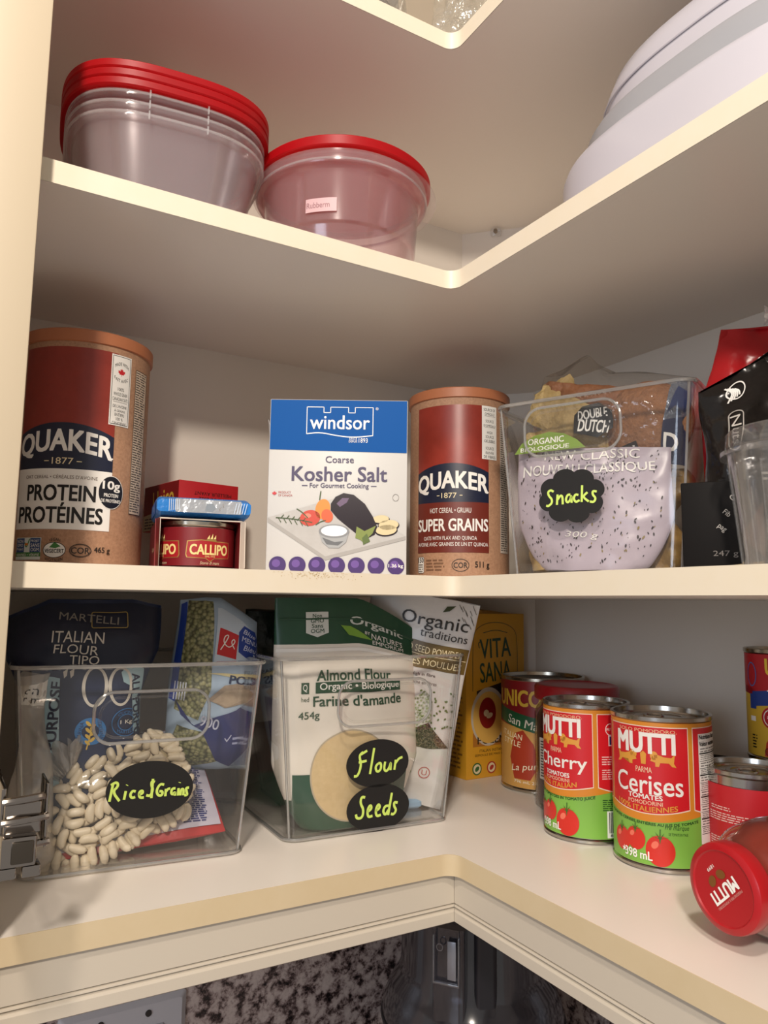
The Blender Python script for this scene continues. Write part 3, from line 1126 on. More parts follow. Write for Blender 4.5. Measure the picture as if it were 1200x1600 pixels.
SNACKS = [[(-22, 5), (-25, 7), (-28, 5), (-27, 1), (-24, -2), (-24, -6), (-28, -9), (-30, -8)],
          [(-19, -8), (-18, 2)], [(-18, -3), (-15, 1), (-13, 0), (-13, -8)],
          [(-5, 1), (-8, 1), (-10, -4), (-8, -7), (-5, -4), (-4, 1), (-4, -7)],
          [(3, 0), (0, 1), (-2, -3), (0, -7), (4, -5)],
          [(7, 9), (6, -7)], [(12, 2), (7, -2), (13, -7)],
          [(21, 2), (17, 3), (17, -1), (20, -4), (18, -8), (14, -7)]]
RICE = [[(-29, -9), (-27, 8)], [(-29, 6), (-24, 9), (-22, 5), (-27, 0), (-20, -9)],
        [(-16, -8), (-15, 0)], [(-14.5, 5), (-14.2, 5.6)],
        [(-6, -1), (-9, 0), (-11, -4), (-9, -7), (-6, -6)],
        [(-3, -4), (1, -3), (0, 0), (-3, -2), (-2, -7), (2, -7)],
        [(11, 7), (8, 8), (8, 4), (10, 0), (8, -6), (4, -5)], [(9, 10), (9, -8)],
        [(20, 4), (16, 5), (13, -1), (15, -6), (19, -6), (19, -2), (16, -2)],
        [(22, -7), (22, 0)], [(22, -3), (24, 0), (26, 0)],
        [(31, 0), (28, 0), (27, -4), (29, -6), (31, -3), (31, -7)],
        [(34, -7), (34, 0)], [(34.5, 5), (34.7, 5.6)],
        [(36, -7), (36.5, -1), (39, -1), (39, -7)], [(44, 0), (41, 0), (42, -4), (43, -7), (40, -7)]]
FLOUR = [[(-16, 11), (-20, 8), (-17, 0), (-20, -10), (-24, -10)], [(-18, 9), (-12, 12)], [(-20, 2), (-12, 3)],
         [(-5, 14), (-8, -9)], [(0, 0), (-3, -3), (-1, -8), (3, -6), (3, 0), (0, 0)],
         [(7, 1), (6, -6), (9, -8), (12, -4), (13, 1), (13, -7)], [(17, -7), (18, 2)], [(18, -1), (21, 3), (25, 4)]]
SEEDS = [[(-13, 11), (-17, 12), (-18, 6), (-14, 0), (-15, -8), (-21, -8), (-22, -4)],
         [(-10, -3), (-5, 0), (-7, 4), (-10, -1), (-9, -8), (-4, -7)],
         [(-1, -3), (4, 0), (2, 4), (-1, -1), (0, -8), (5, -7)],
         [(13, 1), (9, 1), (7, -4), (10, -8), (13, -3)], [(16, 13), (13, -8)],
         [(23, 3), (19, 4), (19, 0), (22, -4), (19, -8), (16, -7)]]


def oval(rx, ry, n=48):
    return [(rx * math.cos(2 * PI * k / n), ry * math.sin(2 * PI * k / n)) for k in range(n)]


# ------------------------------------------------------------------ snack bin
sb, sfr = bin_('clear plastic bin of chips and crackers with the Snacks label, at the middle shelf corner', (0.058, -0.008, Z2 + 0.0003), R(-65.2), 0.146, 0.160, 0.156, handle=(0.016, 0.105, 0.101, 0.148))
scal = [((23.5 + 4.2 * abs(math.sin(4 * t + 0.5)) ** 0.6) * math.cos(t) * 1.07, (19.5 + 4.2 * abs(math.sin(4 * t + 0.5)) ** 0.6) * math.sin(t)) for t in [2 * PI * k / 144 for k in range(144)]]
sticker('chalk_label', scal, sfr, sb, 0.0565, 0.069, word(SNACKS, 4, 0, 0.88, 1.9))
SB = sb.matrix_basis if False else Matrix.Translation((0.058, -0.008, Z2 + 0.0003)) @ Matrix.Rotation(R(-65.2), 4, 'Z')


def in_bin(M_, x, y, z):
    return tuple(M_ @ Vector((x, y, z)))


# lavender tortilla pouch
LAV = M('#b9adb8', 0.32, bump=0.15, bscale=40)
lv = thing('tortilla_pouch', 'lavender speckled pouch of corn snacks marked 300 g behind the Snacks label', 'bag', in_bin(SB, 0.064, 0.026, 0.0062), (0, 0, R(-65.2)))
P = Pouch(lambda v: 0.136 * (0.64 + 0.36 * min(1, v / 0.4) ** 0.6), 0.107, lambda v: 0.034 - 0.018 * v, seed=2, amp=0.0048, freq=30, top=lambda u: -0.006 * u)
P.mesh(LAV).build('pouch', lv)
a = Art()
rd = random.Random(5)
DK = M('#2c2226', 0.5)
TN = M('#8c7a4a', 0.5)
for k in range(330):
    x, y = rd.uniform(-62, 62), rd.uniform(6, 104)
    if abs(x) > 68 * (0.64 + 0.36 * min(1, y / 43) ** 0.6) - 4:
        continue
    ang = rd.uniform(40, 120)
    L = rd.uniform(0.5, 1.7)
    a.ell(x, y, L, L * 0.45, DK if rd.random() < 0.8 else TN, 1, ang, n=6)
a.text('NEW CLASSIC', 2, 101, 86, 8.5, WHT, 3)
a.text('NOUVEAU CLASSIQUE', -2, 88, 116, 10, WHT, 3, bold=0.01)
a.text('300 g', -4, 30, 30, 7, WHT, 3, shear=0.15, rot=-6)
a.build('printed_label', P.map, lv, du=4, dv=6, base=0.0006)
a = Art()
a.poly([(-64, 112), (-60, 118), (-44, 121.5), (-20, 120), (-4, 113)], M('#7d9a3c', 0.4), 1)
q = P
o = Art()
o.poly([(-67, 1), (-60, 11), (-48, 17), (-34, 19), (-20, 16), (-8, 9), (0, 1)], M('#7d9a3c', 0.4), 1)
o.text('ORGANIC', -37, 11.2, 34, 5.6, WHT, 2, bold=0.015)
o.text('BIOLOGIQUE', -38, 4, 46, 4.6, WHT, 2, bold=0.01)
o.build('green_tab', plane((0, -0.0130, 0.106), (1, 0, 0), (0, 0.10, 1)), lv)
# crisps in a clear bag above it
cb = thing('cracker_bag', 'clear crackling bag of brown crackers printed DOUBLE DUTCH, on top in the snack bin', 'bag', in_bin(SB, 0.069, 0.046, 0.094), (R(-4), R(7), R(-65.2)))
P = Pouch(lambda v: 0.150 - 0.012 * (2 * v - 1) ** 2, 0.094, lambda v: 0.058 * max(0.0, 1 - abs(2 * v - 1) ** 3.2) + 0.004, seed=6, amp=0.007, freq=26, top=lambda u: 0.020 * max(0, 1 - abs(u + 0.45) * 3) - 0.012 * max(0, u - 0.3))
FILM = clear('cellophane', tint=(0.96, 0.95, 0.93), refl=0.05, rough=0.08, bump=0.8, bscale=80, power=3, edge=0.6)
P.mesh(FILM, 36, 36).build('film', cb)
CRK = M('#9c6a44', 0.7, speck=0.55, scale=130, dark='#6e4428', bump=0.9, bscale=200)
TOA = M('#b39a66', 0.65, speck=0.45, scale=90, dark='#6f5a30', bump=0.8, bscale=140)
TO2 = M('#8d5a38', 0.6, speck=0.45, scale=80, dark='#5a3620', bump=0.8, bscale=110)


def crumple(cx, cz, w_, h_, y0, mat, sd, rz, name='crumpled_wafer', thk=0.004):
    b = MB()
    mt = Matrix.Translation((cx, y0, cz)) @ Matrix.Rotation(R(rz), 4, 'Y')
    rows = []
    for side in (0, 1):
        g = []
        for j in range(15):
            r_ = []
            for i_ in range(19):
                x, z = (i_ / 18 - 0.5) * w_, (j / 14 - 0.5) * h_
                ed = 1 - 0.12 * abs(noise.noise((i_ * 0.7, j * 0.9, sd)))
                fold = 0.006 * noise.noise((x * 60 + sd, z * 40, sd * 2.2)) + 0.003 * noise.noise((x * 150, z * 120, sd))
                lens = thk * (1 - (2 * j / 14 - 1) ** 4) * (1 - (2 * i_ / 18 - 1) ** 4)
                r_.append((x * ed, fold + (lens if side else -lens), z * ed))
            g.append(r_)
        rows.append(g)
    for g in rows:
        b.loft(g, mat, False, False, closed=False, mtx=mt)
    return b.build(name, cb)


crumple(-0.043, 0.052, 0.066, 0.040, -0.010, TOA, 3, 24)
crumple(-0.034, 0.026, 0.078, 0.034, -0.014, TOA, 8, -14)
crumple(-0.020, 0.072, 0.096, 0.020, -0.006, TO2, 13, 6)
crumple(-0.052, 0.070, 0.040, 0.036, -0.002, TOA, 17, -30)
b = MB()
rings = []
for k in range(11):
    t = k / 10
    rings.append([(0.033 + (0.044 * math.sin(PI * (0.06 + 0.88 * t)) ** 0.55) * math.cos(2 * PI * q / 36) * 0.92, -0.004 + 0.020 * (t - 0.5) * 1.6 + 0.0015 * noise.noise((q * 0.6, t * 4, 2)), 0.044 + (0.046 * math.sin(PI * (0.06 + 0.88 * t)) ** 0.55) * math.sin(2 * PI * q / 36) * 0.86) for q in range(36)])
b.loft(rings, CRK)
b.build('round_loaf', cb)
a = Art()
a.poly([(-22, 30), (-24, 46), (-16, 54), (-2, 57), (10, 50), (12, 34), (0, 26)], BLK, 1)
a.text('DOUBLE', -7, 47, 26, 8.5, WHT, 2, bold=0.03, rot=8)
a.text('DUTCH', -5, 36, 27, 10.5, WHT, 2, bold=0.03, rot=-4)
a.poly([(10, 14), (30, 24), (34, 13), (14, 3)], M('#2e2a28', 0.4), 1)
a.text('BASE', 22, 14, 17, 6.5, WHT, 2, rot=22, bold=0.03)
a.rect(52, 8, 71, 88, M('#2a2f4a', 0.3), 1)
a.poly([(52, 44), (71, 50), (71, 88), (52, 88)], M('#8a92a2', 0.2, 0.6, bump=0.8, bscale=120), 2)
a.poly([(54, 50), (60, 58), (68, 52), (68, 74), (58, 80)], M('#27345c', 0.3), 3)
a.text('D', 60, 26, 11, 15, WHT, 3, bold=0.03)
a.build('printed_label', P.map, cb, du=6, dv=8, base=0.0006)

# dark pita bag at the back left of the bin and a crumpled cracker bag at the right
dk = thing('pita_bag', 'glossy black chip bag at the left back inside the snack bin', 'bag', in_bin(SB, 0.034, 0.088, 0.0062), (0, 0, R(-50)))
P = Pouch(lambda v: 0.076 - 0.026 * v, 0.160, lambda v: 0.030 * (1 - v ** 4) + 0.003, seed=11, amp=0.007, freq=22)
P.mesh(M('#1a1613', 0.22, bump=0.5, bscale=50)).build('pouch', dk)
Art().micro(-20, 90, 20, 140, 7, M('#8d8778', 0.4), 2, seed=4).build('printed_label', P.map, dk, du=6, dv=8, base=0.0006)
cr = thing('crumpled_bag', 'crumpled golden brown paper snack bag at the right side of the snack bin', 'bag', in_bin(SB, 0.121, 0.060, 0.0062), (0, 0, R(-70)))
P = Pouch(lambda v: 0.030 + 0.016 * math.sin(v * 9) - 0.01 * v, 0.088, lambda v: 0.040 * (1 - 0.5 * v), seed=21, amp=0.012, freq=38)
P.mesh(M('#a9864a', 0.4, speck=0.5, scale=60, dark='#6d4d20', bump=0.9, bscale=70)).build('pouch', cr)
cl = thing('pretzel_bag', 'small tan folded snack packet at the left edge inside the snack bin', 'bag', in_bin(SB, 0.0185, 0.036, 0.0062), (0, 0, R(-72)))
P = Pouch(lambda v: 0.026 + 0.008 * math.sin(v * 8), 0.105, lambda v: 0.034 * (1 - 0.5 * v), seed=27, amp=0.009, freq=36)
P.mesh(M('#a88c58', 0.5, speck=0.5, scale=60, dark='#4c3520', bump=0.9, bscale=70)).build('pouch', cl)

# ------------------------------------------------------------------ to the right of the snack bin
BK2 = M('#161312', 0.2, bump=0.6, bscale=45)
kb = thing('black_chip_bag', 'tall black glossy chip bag with white lettering right of the snack bin', 'bag', (0.1370, -0.1900, Z2), (0, 0, R(-48)))
P = Pouch(lambda v: 0.076 - 0.008 * v, 0.158, lambda v: 0.044 * (1 - v ** 3) + 0.003, seed=14, amp=0.012, freq=28, top=lambda u: 0.020 * u)
P.mesh(BK2).build('pouch', kb)
a = Art()
for k in range(5):
    a.stroke([(-20 + k * 1.4, 150 - k), (-15 + k, 142), (-19 + k * 2, 134 + k)], 1.1, WHT, 2)
a.ring(-13, 143, 7, 8, 1.0, WHT, 2)
a.text('Nuts', -14, 108, 27, 7, M('#c9c3ba', 0.4), 2, rot=-84)
a.frame(-20, 90, -9, 126, 0.9, M('#a8a29a', 0.4), 2, 5)
a.micro(2, 66, 22, 74, 2, M('#bdb7ae', 0.4), 2, seed=6)
a.build('printed_label', P.map, kb, du=6, dv=8, base=0.0006)

db = thing('cookie_carton', 'dark brown carton marked 247 g with a tan stripe, behind the clear cup', 'box', (0.0850, -0.1730, Z2), (0, 0, R(-55)))
b = MB()
b.box(-0.006, 0, 0, 0.048, 0.016, 0.066, M('#0d0a09', 0.6, spec=0.15), 0.001)
b.build('carton', db)
a = Art()
a.poly([(10, 2), (46, 2), (46, 9), (24, 6)], M('#a98e4e', 0.4), 1)
a.poly([(32, 26), (47, 50), (47, 11)], M('#5d4030', 0.5), 1)
a.text('247 g', 22, 14, 16, 5, M('#5f564e', 0.4), 2)
for i, tx in enumerate(('pag', 'Fib', 'G')):
    a.text(tx, 20 + i * 4, 32 + i * 11, 6 - i, 3.6, M('#b9b3aa', 0.4), 2, rot=-40)
a.build('printed_label', front(), db)

rb = thing('red_bag', 'bright red glossy bag behind the black chip bag', 'bag', (0.1850, -0.1640, Z2), (0, 0, R(-42)))
P = Pouch(lambda v: 0.084 * (1 - 0.45 * max(0, v - 0.7) / 0.3), 0.205, lambda v: 0.045 * (1 - v ** 4) + 0.003, seed=33, amp=0.012, freq=26)
P.mesh(M('#b0151c', 0.25, bump=0.4, bscale=40)).build('pouch', rb)
pb = thing('pleated_bag', 'black pleated bag with a crinkled clear top at the right edge of the shelf', 'bag', (0.1850, -0.2380, Z2), (0, 0, R(-52)))
P = Pouch(lambda v: 0.095 - 0.02 * v, 0.200, lambda v: 0.050 * (1 - v ** 4) + 0.004, seed=39, amp=0.003, freq=18)
P.mesh(M('#2b211f', 0.3, bump=0.7, bscale=40, stretch=(0.2, 0.2, 6))).build('pouch', pb)
b = MB()
rings = []
for i in range(4):
    rings.append([(-0.055 + 0.11 * k / 40, -0.012 + 0.006 * i + 0.004 * noise.noise((k * 0.6, i, 2)), 0.196 + 0.008 * math.sin(i * 1.2) + 0.006 * noise.noise((k * 0.45, i * .8, 7))) for k in range(41)])
b.loft(rings, clear('crinkle', milk=0.35, refl=0.3, rough=0.15, bump=0.9, bscale=120), False, False, closed=False)
b.build('crinkled_top', pb)

cup = thing('clear_cup', 'clear plastic cup with a ridged snap lid at the right end of the middle shelf', 'cup', (0.0940, -0.2500, Z2))
CUPM = clear('cup_plastic', tint=(0.93, 0.93, 0.93), milk=0.06, refl=0.06, rough=0.08, power=2.6, edge=0.8)
b = MB()
b.lathe([(0.0355, 0), (0.036, 0.001), (0.043, 0.076), (0.0445, 0.078), (0.0437, 0.0775), (0.0422, 0.076), (0.0350, 0.002)], CUPM, n=64)
for k in range(24):
    t = 2 * PI * k / 24
    b.tube([(0.0365 * math.cos(t), 0.0365 * math.sin(t), 0.004), (0.0425 * math.cos(t), 0.0425 * math.sin(t), 0.068)], 0.0006, CUPM, 5)
b.build('cup_body', cup)
b = MB()
b.lathe([(0.0455, 0.074), (0.0475, 0.0745), (0.0475, 0.0775), (0.0455, 0.079), (0.0445, 0.079), (0.0440, 0.089), (0.0425, 0.091), (0.040, 0.091), (0.039, 0.086), (0.001, 0.086)], CUPM, n=64, cap0=False)
b.build('snap_lid', cup)

# ================================================================== UPPER SHELVES
def clearbox(name, parent, prof, shape, mat, n=72):
    """thin-walled vessel: prof = outer (scale, z) pairs bottom to top; shape(scale, z) gives a ring"""
    th = 0.0011
    b = MB()
    rings = [shape(k, z) for k, z in prof]
    inner = [shape(k - th, max(z, prof[0][1] + th)) for k, z in reversed(prof)]
    b.loft(rings + inner, mat)
    return b.build(name, parent)


TUB = clear('tub_plastic', tint=(0.985, 0.965, 0.97), milk=0.075, milkcol=(1, 0.95, 0.96), refl=0.05, rough=0.14, power=2.6, edge=0.6)  # faint pink stands in for the red lids reflected in clear plastic
RIMM = clear('tub_rim', tint=(0.9, 0.88, 0.88), milk=0.28, milkcol=(1, 0.95, 0.95), refl=0.12, rough=0.15, power=2.0, edge=0.6)
TUB_GLOW = clear('tub_plastic_lid_glow', tint=(0.985, 0.915, 0.925), milk=0.10, milkcol=(1, 0.86, 0.88), refl=0.05, rough=0.14, power=2.6, edge=0.6)  # clear plastic; the red lid's pink glow is put into its tint
LIDR = M('#c4161f', 0.38)
_nt = LIDR.node_tree
_tl = _nt.nodes.new('ShaderNodeBsdfTranslucent')
_tl.inputs[0].default_value = hx('#e2323a')
_mx = _nt.nodes.new('ShaderNodeMixShader')
_mx.inputs[0].default_value = 0.55
_nt.links.new(_nt.nodes['Principled BSDF'].outputs[0], _mx.inputs[1])
_nt.links.new(_tl.outputs[0], _mx.inputs[2])
_nt.links.new(_mx.outputs[0], _nt.nodes['Material Output'].inputs[0])
bx, by = -0.2365, 0.1005


def sq(k, z, n=80):
    return sring(0, 0, k, k * 1.0, z, n, 3.0)


NT = ('lowest', 'middle', 'topmost')
for i in range(3):
    t = thing('food_tub', '%s of three nested clear square tubs under the red lids on the upper shelf' % ('outermost, lowest', 'middle', 'innermost, highest')[i], 'container', (bx, by, Z3 + 0.0002 + i * 0.0085), (0, 0, R(-6)), 'nested square tubs')
    clearbox('tub_body', t, [(0.058, 0), (0.062, 0.002), (0.074, 0.060), (0.0755, 0.066), (0.0795, 0.0665), (0.0805, 0.068), (0.0805, 0.0715)], sq, TUB)
    b = MB()
    b.tube(sq(0.0802, 0.0700), 0.0010, RIMM, 6, closed=True)
    b.build('rim', t)
    for u in (-0.022, 0.022):
        b = MB()
        b.box(u - 0.0006, -0.0818, 0.0665, u + 0.0006, -0.0800, 0.0725, clear('tab_plastic', milk=0.25) if 'tabm' not in MC else MC['tabm'])
        MC['tabm'] = b.mats[0]
        b.build('rim_tab', t)
for i in range(3):
    t = thing('tub_lid', '%s of three stacked red square lids on the nested tubs' % ('lowest', 'middle', 'topmost')[i], 'lid', (bx, by + 0.001, Z3 + 0.0895 + i * 0.0072), (0, 0, R(-6)), 'stacked red square lids')
    b = MB()
    b.loft([sq(k, z) for k, z in ((0.079, 0.0), (0.0835, 0.0), (0.0845, 0.001), (0.0845, 0.0058), (0.0835, 0.0068), (0.079, 0.0069), (0.077, 0.0045), (0.0746, 0.004))], LIDR, False, True)
    b.loft([sq(k, z) for k, z in ((0.079, 0.0), (0.0785, 0.003), (0.075, 0.003))], LIDR, False, True)
    b.build('lid_body', t)

rx, ry = -0.081, 0.0665


def rd_(k, z, n=80):
    return sring(0, 0, k, k, z, n, 2.0)


t = thing('round_tub', 'clear round tub with a red lid beside the square tubs on the upper shelf', 'container', (rx, ry, Z3 + 0.0002))
clearbox('tub_body', t, [(0.0585, 0), (0.0615, 0.002), (0.066, 0.020), (0.0685, 0.022), (0.0715, 0.066), (0.0735, 0.068), (0.0785, 0.0685), (0.0790, 0.070), (0.0790, 0.079)], rd_, TUB_GLOW)
b = MB()
b.tube(rd_(0.0786, 0.0705), 0.0010, RIMM, 6, closed=True)
b.build('rim', t)
a = Art()
a.rect(-14, 28, 13, 40, M('#c9a4a6', 0.5), 1)
a.text('Rubberm', -3, 34, 20, 5, M('#8f6064', 0.5), 2)
a.build('raised_label', cyl(0.0703, to_cam(rx, ry) - R(14)), t, du=3)
b = MB()
mt_ = Matrix.Translation((0.002, 0.003, 0.0821))
b.loft([rd_(k, z) for k, z in ((0.076, 0.0), (0.0815, 0.0), (0.0825, 0.001), (0.0825, 0.0085), (0.0815, 0.0095), (0.077, 0.0096), (0.075, 0.007), (0.072, 0.0066))], LIDR, False, True, mtx=mt_)
b.loft([rd_(k, z) for k, z in ((0.076, 0.0), (0.0755, 0.004), (0.070, 0.004))], LIDR, False, True, mtx=mt_)
b.build('lid', t)
t = thing('plastic_cover', 'wide clear round plastic cover pushed back beneath the red round lid', 'cover', (rx + 0.009, ry + 0.012, Z3 + 0.0797))
b = MB()
b.loft([rd_(k, z) for k, z in ((0.080, 0), (0.0865, 0.0), (0.0872, 0.001), (0.0865, 0.0022), (0.082, 0.0024), (0.081, 0.0012), (0.0805, 0.0012))], TUB, True, True)
b.build('cover_body', t)

# big white serving ware on the right
WPL = M('#bfbcc4', 0.25)
WPG = M('#9c9da2', 0.22)
t = thing('cake_carrier', 'large white stepped cake carrier on the right arm of the upper shelf', 'carrier', (0.1500, -0.2000, Z3 + 0.0002))
b = MB()


def so(dx, z, e=2.9):
    return sring(0, 0, 0.118 - dx, 0.152 - dx, z, 96, e)


b.loft([so(0.012, 0), so(0.006, 0.001), so(0.001, 0.006), so(0, 0.014), so(0, 0.058), so(0.002, 0.064), so(0.006, 0.067), so(0.018, 0.068)], WPL, True, True)
b.build('tray', t)
b = MB()
b.loft([so(0.018, 0.0685), so(0.018, 0.094, 2.8), so(0.021, 0.099, 2.8), so(0.034, 0.100, 2.8)], WPG, True, True)
b.build('collar', t)
b = MB()
b.loft([so(0.030, 0.1005, 2.7), so(0.031, 0.130, 2.6), so(0.036, 0.146, 2.5), so(0.050, 0.160, 2.4), so(0.075, 0.168, 2.3), so(0.100, 0.170, 2.2)], WPL, True, True)
for dz in (0.122,):
    P_ = so(0.0300, dz, 2.68)
    b.tube(P_, 0.0009, WPL, 6, closed=True)
b.build('dome', t)

# clear plastic bags on the top shelf
CRM = clear('poly_bag', tint=(0.94, 0.93, 0.9), milk=0.16, milkcol=(0.95, 0.93, 0.88), refl=0.12, rough=0.12, bump=1.0, bscale=70, power=2.0, edge=0.7)
for (lb, loc, W_, H_, rz, sd) in (('crumpled clear plastic bag with dark silvery folds, left one on the top shelf', (-0.050, 0.075, Z4 + 0.0002), 0.115, 0.175, 10, 51),
                                 ('crumpled clear plastic bag, right one in the corner of the top shelf', (0.085, 0.080, Z4 + 0.0002), 0.130, 0.185, -42, 57)):
    t = thing('plastic_bag', lb, 'bag', loc, (0, 0, R(rz)))
    P = Pouch(lambda v: W_ * (1 - 0.3 * v), H_, lambda v: 0.06 * (1 - 0.8 * v), seed=sd, amp=0.016, freq=26)
    P.mesh(CRM, 40, 44).build('film', t)
    b = MB()
    rr_ = random.Random(sd)
    P2 = Pouch(lambda v: W_ * (0.8 - 0.3 * v), H_ * 0.9, lambda v: 0.04 * (1 - 0.8 * v), seed=sd + 1, amp=0.016, freq=30)
    P2.mesh(M('#8f9094', 0.2, 0.6, bump=0.9, bscale=50) if sd == 51 else CRM, 30, 34, mb=b)
    b.build('inner_fold', t)

# ================================================================== BOTTOM SHELF: the two clear bins
B1 = (-0.3150, 0.0905, Z1 + 0.0003)
b1, f1 = bin_('clear plastic bin of flour, peas and beans with the Rice & Grains label', B1, R(-4.6), 0.163, 0.170, 0.1535, flare=0.0125, handle=(0.044, 0.094, 0.130, 0.132))
sticker('chalk_label', oval(32.5, 21.5), f1, b1, 0.088, 0.0575, word(RICE, -6, 0, 0.80, 1.9), rot=-2)
B2 = (-0.1120, 0.0826, Z1 + 0.0003)
b2, f2 = bin_('clear plastic bin holding the almond flour pouch with Flour and Seeds labels', B2, R(-2.4), 0.1605, 0.172, 0.1550, flare=0.0145, handle=(0.042, 0.093, 0.136, 0.133))
sticker('chalk_label', oval(31.5, 21.0), f2, b2, 0.0835, 0.0595, word(FLOUR, 0, 0, 0.98, 2.2), rot=-1)
sticker('chalk_label', oval(31.5, 20.5), f2, b2, 0.0855, 0.0205, word(SEEDS, -2, 0, 0.92, 2.3), rot=-1)

# --- flour bag
NV = M('#18264a', 0.42, bump=0.35, bscale=35)
LBL = M('#a9c9d4', 0.45)
fb = thing('flour_bag', 'navy blue paper bag of Italian flour marked 00 in the left bin', 'bag', (-0.2700, 0.150, Z1 + 0.0032), (0, 0, R(-3)))
P = Pouch(lambda v: 0.092 + 0.026 * min(1, max(0, (v - 0.60) / 0.2)), 0.199, lambda v: 0.058 - 0.030 * max(0, v - 0.7) / 0.3, seed=3, amp=0.005, freq=20, p=5, top=lambda u: -0.03 * max(0, -u - 0.5) - 0.012 * max(0, u - 0.6))
P.mesh(NV, 36, 44).build('paper_bag', fb)
a = Art()
SER = M('#d9d4ca', 0.5)
a.poly([(-26, 52), (-15, 54), (-19, 136), (-30, 138)], LBL, 1)
a.text('ALL PURPOSE', -22.5, 95, 76, 8, M('#1a2442', 0.5), 3, rot=88, bold=0.03)
a.poly([(-43, 98), (-36, 92), (-33, 138), (-42, 136)], LBL, 1)
a.text('PURPOSE', -38.5, 114, 34, 5, M('#1a2442', 0.5), 3, rot=88, bold=0.02)
a.poly([(26, 140), (34, 149), (45, 143), (45, 90), (37, 92), (35, 128), (28, 132)], LBL, 1)
a.text('ALL PURPOSE', 40, 108, 62, 7, M('#1a2442', 0.5), 3, rot=-86, bold=0.03)
for cx in (7, 26):
    a.ring(cx, 129, 9.5, 15.5, 2.0, SER, 3)
    a.ring(cx, 129, 8.6, 15.5, 1.6, SER, 3)
for cx in (-15, -10):
    a.poly([(cx - 2, 141), (cx + 1.5, 143), (cx + 1, 138), (cx - 1, 136)], SER, 3)
GB = M('#2d74b4', 0.5)
a.ring(5, 95, 11, 11, 5, GB, 2)
for k in range(7):
    a.ell(5 + (k % 2) * 3.2 - 1.6, 86 + k * 2.6, 2.6, 1.2, M('#d2b04c', 0.5), 4, 50 if k % 2 else 130)
a.stroke([(3, 80), (5, 92), (6.5, 106)], 0.9, M('#d2b04c', 0.5), 4)
a.text('FARINA', -2, 96, 14, 2.8, NV, 4, rot=80)
a.text('ITALIANA', 12, 96, 15, 2.8, NV, 4, rot=-80)
a.ring(31, 100, 11.5, 11.5, 0.7, GB, 2)
a.ring(31, 100, 7, 7, 0.7, GB, 2)
a.text('CUCINA', 31, 108, 13, 2.6, GB, 2, arc=-1.6)
a.text('MARTELLI', 31, 92, 14, 2.6, GB, 2, arc=1.8)
a.text('1 Kg', 31, 100, 9.5, 4.2, WHT, 3, bold=0.01)
a.build('printed_label', P.map, fb, du=5, dv=6, base=0.0006)

b = MB()
rings = []
for k in range(9):
    t = k / 8
    rings.append([P.pt(u / 12 * (1 - 0.06 * t), 0.985 - 0.25 * t, -1, 0.0022 + 0.006 * math.sin(PI * t) + 0.0015 * noise.noise((u * 0.5, t * 4, 3))) for u in range(-12, 13)])
rings2 = [[q + Vector((0, 0.0008, 0)) for q in r] for r in rings]
b.loft(rings, M('#0f1730', 0.4, bump=0.5, bscale=30), False, False, closed=False)  # fold's darker navy carries the shade under the middle shelf
b.loft(rings2, M('#0f1730', 0.4, bump=0.5, bscale=30), False, False, closed=False)
b.build('folded_top', fb)
a = Art()
a.text('TIPO', -2, 150, 22, 7.5, SER, 3)
a.text('FLOUR', -9, 159, 34, 7.5, SER, 3, rot=-4)
a.text('ITALIAN', -8, 169, 40, 9, SER, 3, rot=-3)
a.text('MARTELLI', 0, 184, 46, 6, M('#8a857c', 0.5), 3, rot=-6)
a.frame(2, 176, 30, 189, 0.7, M('#a08a4a', 0.4), 2, 2)
a.build('top_print', lambda u, v, h: P.map(u, v, 0.0024 + 0.006 * math.sin(PI * min(1, max(0, (0.985 - v / 0.199) / 0.25))) + h + 0.0012), fb, du=4, dv=4)

# --- crumpled bag of white rice at the left
rb_ = thing('rice_bag', 'crumpled clear bag of white rice squeezed against the left wall of the bin', 'bag', (-0.3060, 0.120, Z1 + 0.0032), (0, R(-2), R(12)))
P = Pouch(lambda v: 0.036 - 0.016 * v, 0.142, lambda v: 0.040 * (1 - 0.75 * v), seed=71, amp=0.012, freq=40)
P.mesh(clear('rice_film', tint=(0.95, 0.93, 0.9), milk=0.62, milkcol=(0.95, 0.91, 0.86), refl=0.08, rough=0.15, bump=1.0, bscale=90, power=2.4, edge=0.6), 36, 44).build('film', rb_)
Art().rect(-13, 118, 9, 137, WHT, 1).text('on', -3, 131, 10, 5, BLK, 2).text('r m', -2, 123, 12, 5, BLK, 2).build('paper_tag', P.map, rb_, du=5, dv=6, base=0.0006)

# --- split peas
pg = thing('pea_bag', 'pale blue bag of green split peas with a red and blue badge', 'bag', (-0.1655, 0.146, -0.147), (0, R(3), R(-8)))
P = Pouch(lambda v: 0.080 - 0.012 * abs(v - 0.5), 0.150, lambda v: 0.044 * (1 - (2 * v - 1) ** 6) + 0.003, seed=8, amp=0.005, freq=22, top=lambda u: -0.02 * max(0, u) - 0.008 * max(0, -u - .4))
P.mesh(M('#a9bfd6', 0.3, bump=0.4, bscale=40), 32, 40).build('pouch', pg)
PEAS = cells('split_peas', ['#7f8458', '#98996c', '#a9a67c', '#8b8e62'], 300, gap='#4e5036', gapw=0.10, gloss=0.2)
a = Art()
a.poly([(-34, 52), (-12, 44), (-4, 72), (-8, 146), (-30, 149), (-33, 120)], PEAS, 1)
a.poly([(-30, 1), (-10, 2), (10, 10), (-4, 34), (-30, 40), (-36, 20)], PEAS, 1)
a.poly([(-39, 60), (-34, 58), (-31, 148), (-36, 146)], M('#2a47a4', 0.35), 2)
a.poly([(-34, 60), (-16, 40), (20, 52), (37, 62), (37, 20), (20, 2), (6, 10), (-8, 36), (-28, 48)], M('#27306c', 0.35), 2)
